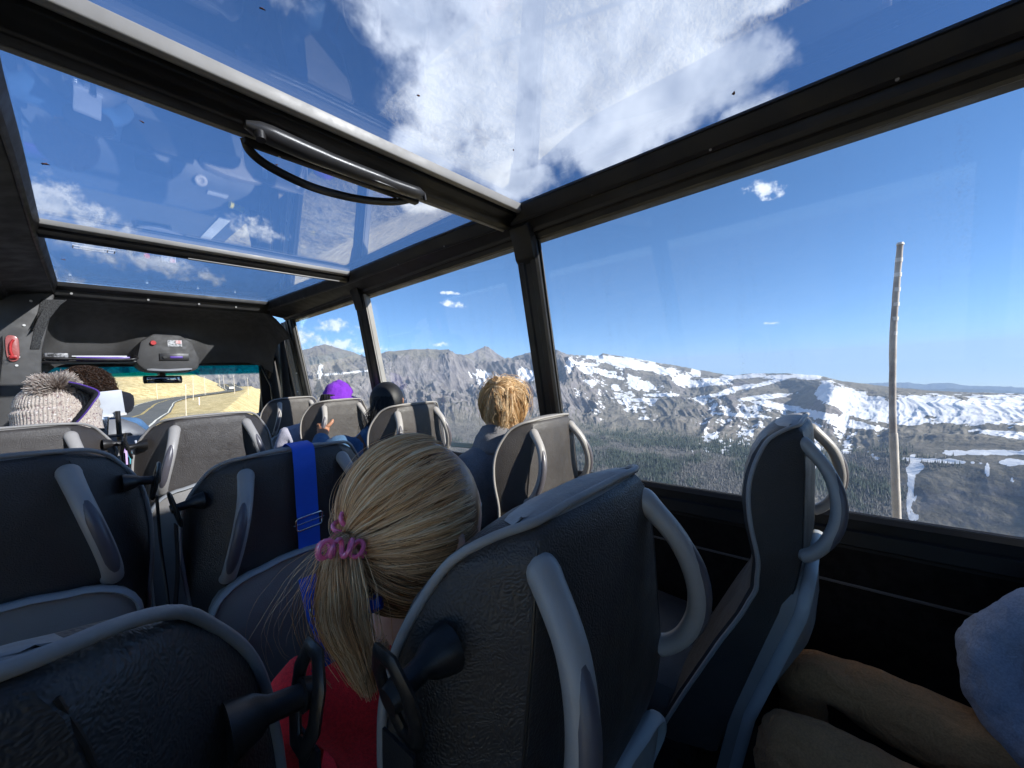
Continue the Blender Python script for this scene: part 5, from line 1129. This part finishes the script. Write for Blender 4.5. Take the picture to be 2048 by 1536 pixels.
# 5 --- person in the purple cap
rg = np.random.default_rng(9)
HC = Vector((1.262, 2.83, -.122))
w = seated('person in a purple cap and a pale lilac shirt', HC, (.95, .3, 0), .085, SKINT, LILAC, DARKCLOTH, lean=(-.22, -.04), sh=.20, neck=.115)
bundle('hair', [HC + Vector((-.07, -.04, .03)), HC + Vector((-.085, -.05, -.05)), HC + Vector((-.07, -.04, -.11))], [.05, .05, .03], 500, HAIR_BLACK, w, rg, .0014, .004, .1, 10)
def capfn(p, q): return Vector((q.x, q.y, max(q.z, -.012)))
def capfn(p, q):
    a = math.atan2(q.y, q.x) - .30; pan = -.0028 * math.exp(-((math.fmod(a + 6 * math.pi, math.pi / 3) - math.pi / 6) / .05) ** 2)
    z = max(q.z, -.03); f = 1 + pan / .1; sq = .94 if z < .03 else 1.0
    return Vector((q.x * f + (.012 if z > .02 else 0), q.y * f, z * .96 + .008 * math.cos(a) * (z > .02)))
cp = ball('cap', HC + Vector((.0, 0, .006)), .108, .104, .122, CAPCLOTH, w, 72, 30, capfn); wrinkle(cp, .009, 11, 2)
ball('cap_button', HC + Vector((.012, 0, .126)), .008, .008, .005, CAPCLOTH, w, 10, 6)
tube('cap_band_stitch', [HC + Vector((.1085 * math.cos(a), .1045 * math.sin(a), -.020)) for a in [k * math.pi / 20 for k in range(40)]], .0022, CAPCLOTH, w, 6, closed=True)
br = []; f = Vector((.95, .3, 0)).normalized(); s_ = Vector((-f.y, f.x, 0))
V = []; F = []
for i in range(9):
    for j in range(6):
        a = (i / 8 - .5) * 2; e = j / 5; ra = .098 + e * .085 * (1 - .55 * a * a); p_ = HC + Vector((0, 0, .02)) + (f * math.cos(a * 1.05) + s_ * math.sin(a * 1.05)) * ra + Vector((0, 0, -.030 * e - .02 * a * a)); V.append(p_)
F = [(i * 6 + j, i * 6 + j + 1, (i + 1) * 6 + j + 1, (i + 1) * 6 + j) for i in range(8) for j in range(5)]
o = mesh_obj('cap_brim', V, F, CAPCLOTH, w, 80); sd = o.modifiers.new('t', 'SOLIDIFY'); sd.thickness = .004
# 6 --- bobble hat
HC = Vector((-.045, 2.265, -.072))
w = seated('person in a knitted cream bobble hat, with a purple-edged dark hood', HC, (.3, 1, 0), .09, SKIN, DARKCLOTH, DARKCLOTH)
KNIT = None
def knit():
    m, t, out = material('speckled_cream_knit'); b = t.node('ShaderNodeBsdfPrincipled'); t.l.new(b.outputs[0], out.inputs[0]); oc = t.node('ShaderNodeTexCoord').outputs['Object']
    n = t.noise(oc, 170.0, 2, .5); c = t.mix(t.ramp(n, .60, .66), (.50, .43, .37), (.16, .10, .13)); c = t.mix(t.ramp(t.noise(oc, 110.0, 2), .58, .64), c, (.30, .22, .20)); c = t.mix(t.ramp(t.noise(t.vmath('ADD', oc, (3, 3, 3)), 150.0, 2), .62, .66), c, (.70, .66, .62))
    t.put(b.inputs['Base Color'], c); b.inputs['Roughness'].default_value = .95; b.inputs['Sheen Weight'].default_value = .1; b.inputs['Specular IOR Level'].default_value = .1
    t.l.new(t.node('ShaderNodeBump', None, Strength=.7, Distance=.003, Height=t.noise(oc, 320.0, 3)).outputs[0], b.inputs['Normal']); return m
KNIT = knit()
def beanie():
    nu, nv = 264, 44; V = []; F = []
    for i in range(nv):
        t = i / (nv - 1)
        if t < .34: z = -.068 + t / .34 * .082; r = .115 - .004 * math.sin(t / .34 * math.pi)                # turned-up rib brim
        else:
            k = (t - .34) / .66; a = k * math.pi / 2; z = .014 + .100 * math.sin(a) ** 1.0; r = .109 * math.cos(a) ** .62 if k < 1 else .0
        for j in range(nu):
            ph = 2 * math.pi * j / nu; rib = .0020 * math.sin(ph * 66) if t < .99 else 0
            if .32 < t < .38: rib -= .0035
            rr = max(.0015, r + rib * min(1, r / .06)) ; V.append((rr * math.cos(ph), rr * math.sin(ph) * 1.05, z + .003 * math.sin(ph * 3 + 1)))
    F = [(i * nu + j, i * nu + (j + 1) % nu, (i + 1) * nu + (j + 1) % nu, (i + 1) * nu + j) for i in range(nv - 1) for j in range(nu)] + [tuple((nv - 1) * nu + j for j in range(nu))]
    o = mesh_obj('bobble_hat', V, F, KNIT, w, 180); o.location = HC; o.rotation_euler = (math.radians(-6), math.radians(4), .4); return o
hat = beanie()
rg = np.random.default_rng(12)
PC = np.array(Vector((-.020, -.045, .090)))
N, K = 9000, 6
d_ = rg.normal(size=(N, 3)); d_ /= np.linalg.norm(d_, axis=1, keepdims=True); k = np.linspace(.15, 1, K)[None, :, None]
ln = rg.uniform(.048, .068, (N, 1, 1)) * (1 + .10 * np.sin(d_[:, :1, None] * 6))
P_ = PC + d_[:, None, :] * k * ln * np.array([1.08, 1.08, .92]) + rg.normal(0, .004, (N, 1, 3)) * k + rg.normal(0, .003, (N, 1, 3)) * k ** 3
YARN = hairmat('bobble_yarn', [(.30, .22, .19), (.52, .43, .37), (.78, .72, .66)], .9)
o = strands('bobble', P_, .0008 * np.ones(K), rg.random(N), YARN, hat); o['kind'] = 'stuff'
# her hood with its purple lining standing up beside the hat
V = []; rim = [pt(138, 764, 1.40), pt(165, 770, 1.41), pt(198, 784, 1.42), pt(186, 806, 1.40), pt(166, 832, 1.39), pt(148, 850, 1.385)]
inn = [pt(146, 778, 1.50), pt(158, 786, 1.51), pt(180, 794, 1.52), pt(176, 806, 1.50), pt(164, 820, 1.47), pt(150, 832, 1.45)]
r1 = cr(rim, 4); r2 = cr(inn, 4); n = len(r1)
o = mesh_obj('hood', [*r1, *r2], [(i, i + 1, n + i + 1, n + i) for i in range(n - 1)], DARKCLOTH, w, 80); sd = o.modifiers.new('t', 'SOLIDIFY'); sd.thickness = .006
tube('hood_lining_edge', r1, .0026, PURPLE, w, 8)
# 7 --- driver and driver's seat
rg = np.random.default_rng(15)
HC = Vector((.045, 3.42, .045))
w = seated('driver with dark curly hair in a blue denim shirt, facing the road', HC, (0, 1, 0), .09, SKINT, DENIM, DARKCLOTH, sh=.21, larm=[Vector((-.24, 3.62, -.42)), Vector((-.12, 3.98, -.38))], rarm=[Vector((.33, 3.60, -.40)), Vector((.20, 3.98, -.38))], hip=(.045, 3.36, -.70))
ball('scalp', HC, .098, .105, .112, HAIR_BROWN, w, 28, 20)
N, K = 2400, 12; d_ = rg.normal(size=(N, 3)); d_[:, 1] -= .35; d_ /= np.linalg.norm(d_, axis=1, keepdims=True); d_ = d_[(d_[:, 2] > -.55)]; N = len(d_)
k = np.linspace(0, 1, K)[None, :, None]; ph = rg.random((N, 1, 3)) * 6.28
P_ = np.array(HC) + d_[:, None, :] * np.array([.098, .105, .112]) + d_[:, None, :] * k * .03 + .011 * np.sin(k * 9 + ph) + np.array([0, -.01, -.03]) * k
strands('curly_hair', P_, .0013 * np.ones(K), rg.random(N) * .8, HAIR_BROWN, w)
ds = empty('driver_seat', (.06, 3.30, -1.28), 'driver\'s seat with dark headrest and grey shell, seen past the bobble hat', 'driver seat')
def ds_part(name, pts, radf, mat, flat):
    o = tube(name, [(x - .06, y - 3.30, z + 1.28) for x, y, z in pts], radf, mat, ds, 18, flat=flat, up=(0, 1, 0)); return o
ds_part('headrest', cr([(.135, 3.24, -.14), (.135, 3.235, -.06), (.135, 3.24, .005)], 4), [.05, .085, .095, .10, .10, .10, .098, .085, .05], DARKCLOTH, (.38, 1.0))
ds_part('seat_shell', cr([(.11, 3.20, -.92), (.11, 3.215, -.6), (.11, 3.235, -.35), (.11, 3.25, -.16)], 5), [.18, .215] + [.225] * 9 + [.21, .19, .16, .13, .07][-5:], simple('driver_shell', (.15, .155, .17), .45, var=.1), (.28, 1.0))
box('seat_base', -.20, .20, -.10, .42, .05, .55, BLACKPL, ds, .03)
# things hung behind the driver
hold = empty('cup_stand', (0, 0, 0), 'black upright post with holders behind the driver\'s seat', 'stand')
tube('post', [(.150, 3.02, -.105), (.150, 3.02, -.60), (.150, 3.02, -1.28)], .011, BLACKPL, hold, 10); box('holder_tray', .0, .20, 2.98, 3.10, -.245, -.235, BLACKPL, hold, .004)
tray = bpy.data.objects['holder_tray'] if 'holder_tray' in bpy.data.objects else None
tm = lathe('steel_tumbler', [(.001, 0), (.026, 0), (.030, .01), (.036, .085), (.037, .098), (.034, .104), (.001, .106)], STEEL, None, 28, None, Vector((.080, 3.02, -.234))); tag(tm, 'silver steel tumbler standing behind the driver', 'tumbler')
tp = empty('tablet_case', (.125, 3.035, -.060), 'pale silvery tablet case propped above the steel tumbler', 'tablet case')
box('case_back', -.052, .052, -.006, .006, -.068, .068, simple('pale_silver', (.55, .57, .60), .45, var=.05), tp, .005); box('case_edge', -.055, .055, -.012, -.006, -.075, -.062, WHITEP, tp, .002); tp.rotation_euler = (.1, -.08, .1)
cu = empty('purple_cup', (.222, 3.0, -.475), 'purple drinking cup with turquoise band and straw, down in the aisle console', 'cup')
lathe('cup_body', [(.001, 0), (.024, 0), (.033, .11), (.034, .12), (.001, .121)], PURPLE, cu, 20); lathe('cup_band', [(.0317, .085), (.0340, .086), (.0352, .112), (.0335, .113)], simple('turquoise_print', (.03, .42, .42), .4), cu, 20)
tube('straw', [(0, 0, .12), (-.012, 0, .20)], .005, simple('pale_straw', (.6, .62, .7), .4), cu, 8)
cs = empty('aisle_console', (.22, 3.05, -1.28), 'small aisle console with buttons beside the driver', 'console')
box('console_box', -.09, .10, -.12, .5, .0, .795, DASH, cs, .01)
for i in range(5):
    for j in range(3): box('button', -.075 + .025 * j, -.056 + .025 * j, -.126, -.118, .62 + .028 * i, .640 + .028 * i, WHITEP if (i + j) % 2 else HGREY, cs, .002)
for i, (c, h) in enumerate((((.65, .45, .75), .12), ((.10, .45, .50), .09))):
    o = tube('pen', [(.168 + .018 * i, 2.99, -.48), (.166 + .018 * i, 2.99, -.48 + h * 1.6)], .008, simple('pen_plastic', c, .4), None, 8); tag(o, ['lilac slim bottle standing by the post behind the driver', 'turquoise pen standing beside the purple cup'][i], 'bottle' if i == 0 else 'pen')
# things on the dashboard that the roof glass mirrors
def dashthings():
    o = tube('yellow_bottle', [(1.12, 4.64, -.335), (1.24, 4.67, -.33)], [.030, .030], simple('yellow_label', (.75, .62, .05), .5), None, 14); tag(o, 'small yellow bottle lying on the dashboard right side', 'bottle')
    o = box('paper_slip', .93, 1.09, 4.52, 4.60, -.372, -.369, WHITEP, None, 0); tag(o, 'white paper slip lying on the dashboard', 'paper')
    o = box('purple_folder', -.20, -.02, 4.50, 4.72, -.372, -.352, PURPLE, None, .004); tag(o, 'purple folder lying on the dashboard in front of the driver', 'folder')
    o = ball('crumpled_cloth', (.06, 4.56, -.340), .10, .075, .04, simple('pink_white_cloth', (.7, .62, .6), .8, col2=(.7, .2, .25), vscale=18), None); wrinkle(o, .02, 22.0, 1); tag(o, 'crumpled pink and white cloth on the dashboard', 'cloth')
dashthings()
# blue strap hung over a backrest
st = empty('shoulder_strap', (.40, 1.12, -.178), 'bright blue webbing strap with metal buckle hung over a dark backrest', 'strap')
def strap():
    s = seats['S'].location; pts = []
    for t in (.46, .38, .30, .22, .14, .07, .03): pts.append((.395 - .08 * max(0, t - .2) * 0, s.y + ip(t, YR) - .020 - .004 * (t > .15), s.z - t))
    pts += [(.397, s.y - .012, s.z + .004), (.399, s.y + .02, s.z + .013), (.402, s.y + .055, s.z + .012), (.405, s.y + .09, s.z - .012), (.406, s.y + .125, s.z - .10), (.407, s.y + .13, s.z - .25)]
    c = cr(pts, 5); bm = bmesh.new(); fr = frames(c, up=(1, 0, 0)); rg = []
    for p, tt, n, b in fr: rg.append([p + n * .0275 + b * .0010, p - n * .0275 + b * .0010, p - n * .0275 - b * .0010, p + n * .0275 - b * .0010])
    bm_loft(bm, rg); o = bm_obj('webbing', bm, STRAP, None, 60); o.parent = st; o.location = -st.location
    z0 = s.z - .190; y0 = s.y - .030
    r = [Vector((.367, y0, z0 + .014)), Vector((.424, y0 - .002, z0 + .019)), Vector((.429, y0, z0 + .014)), Vector((.428, y0 + .002, z0 - .011)), Vector((.424, y0, z0 - .015)), Vector((.368, y0, z0 - .019)), Vector((.363, y0, z0 - .014)), Vector((.363, y0, z0 + .009))]
    o = tube('buckle', r, .0024, CHROME, None, 8, closed=True); o.parent = st; o.location = -st.location
    o = tube('buckle_bar', [(.357, y0 + .003, z0 - .004), (.435, y0 + .003, z0 + .002)], .0014, CHROME, None, 8); o.parent = st; o.location = -st.location
strap()
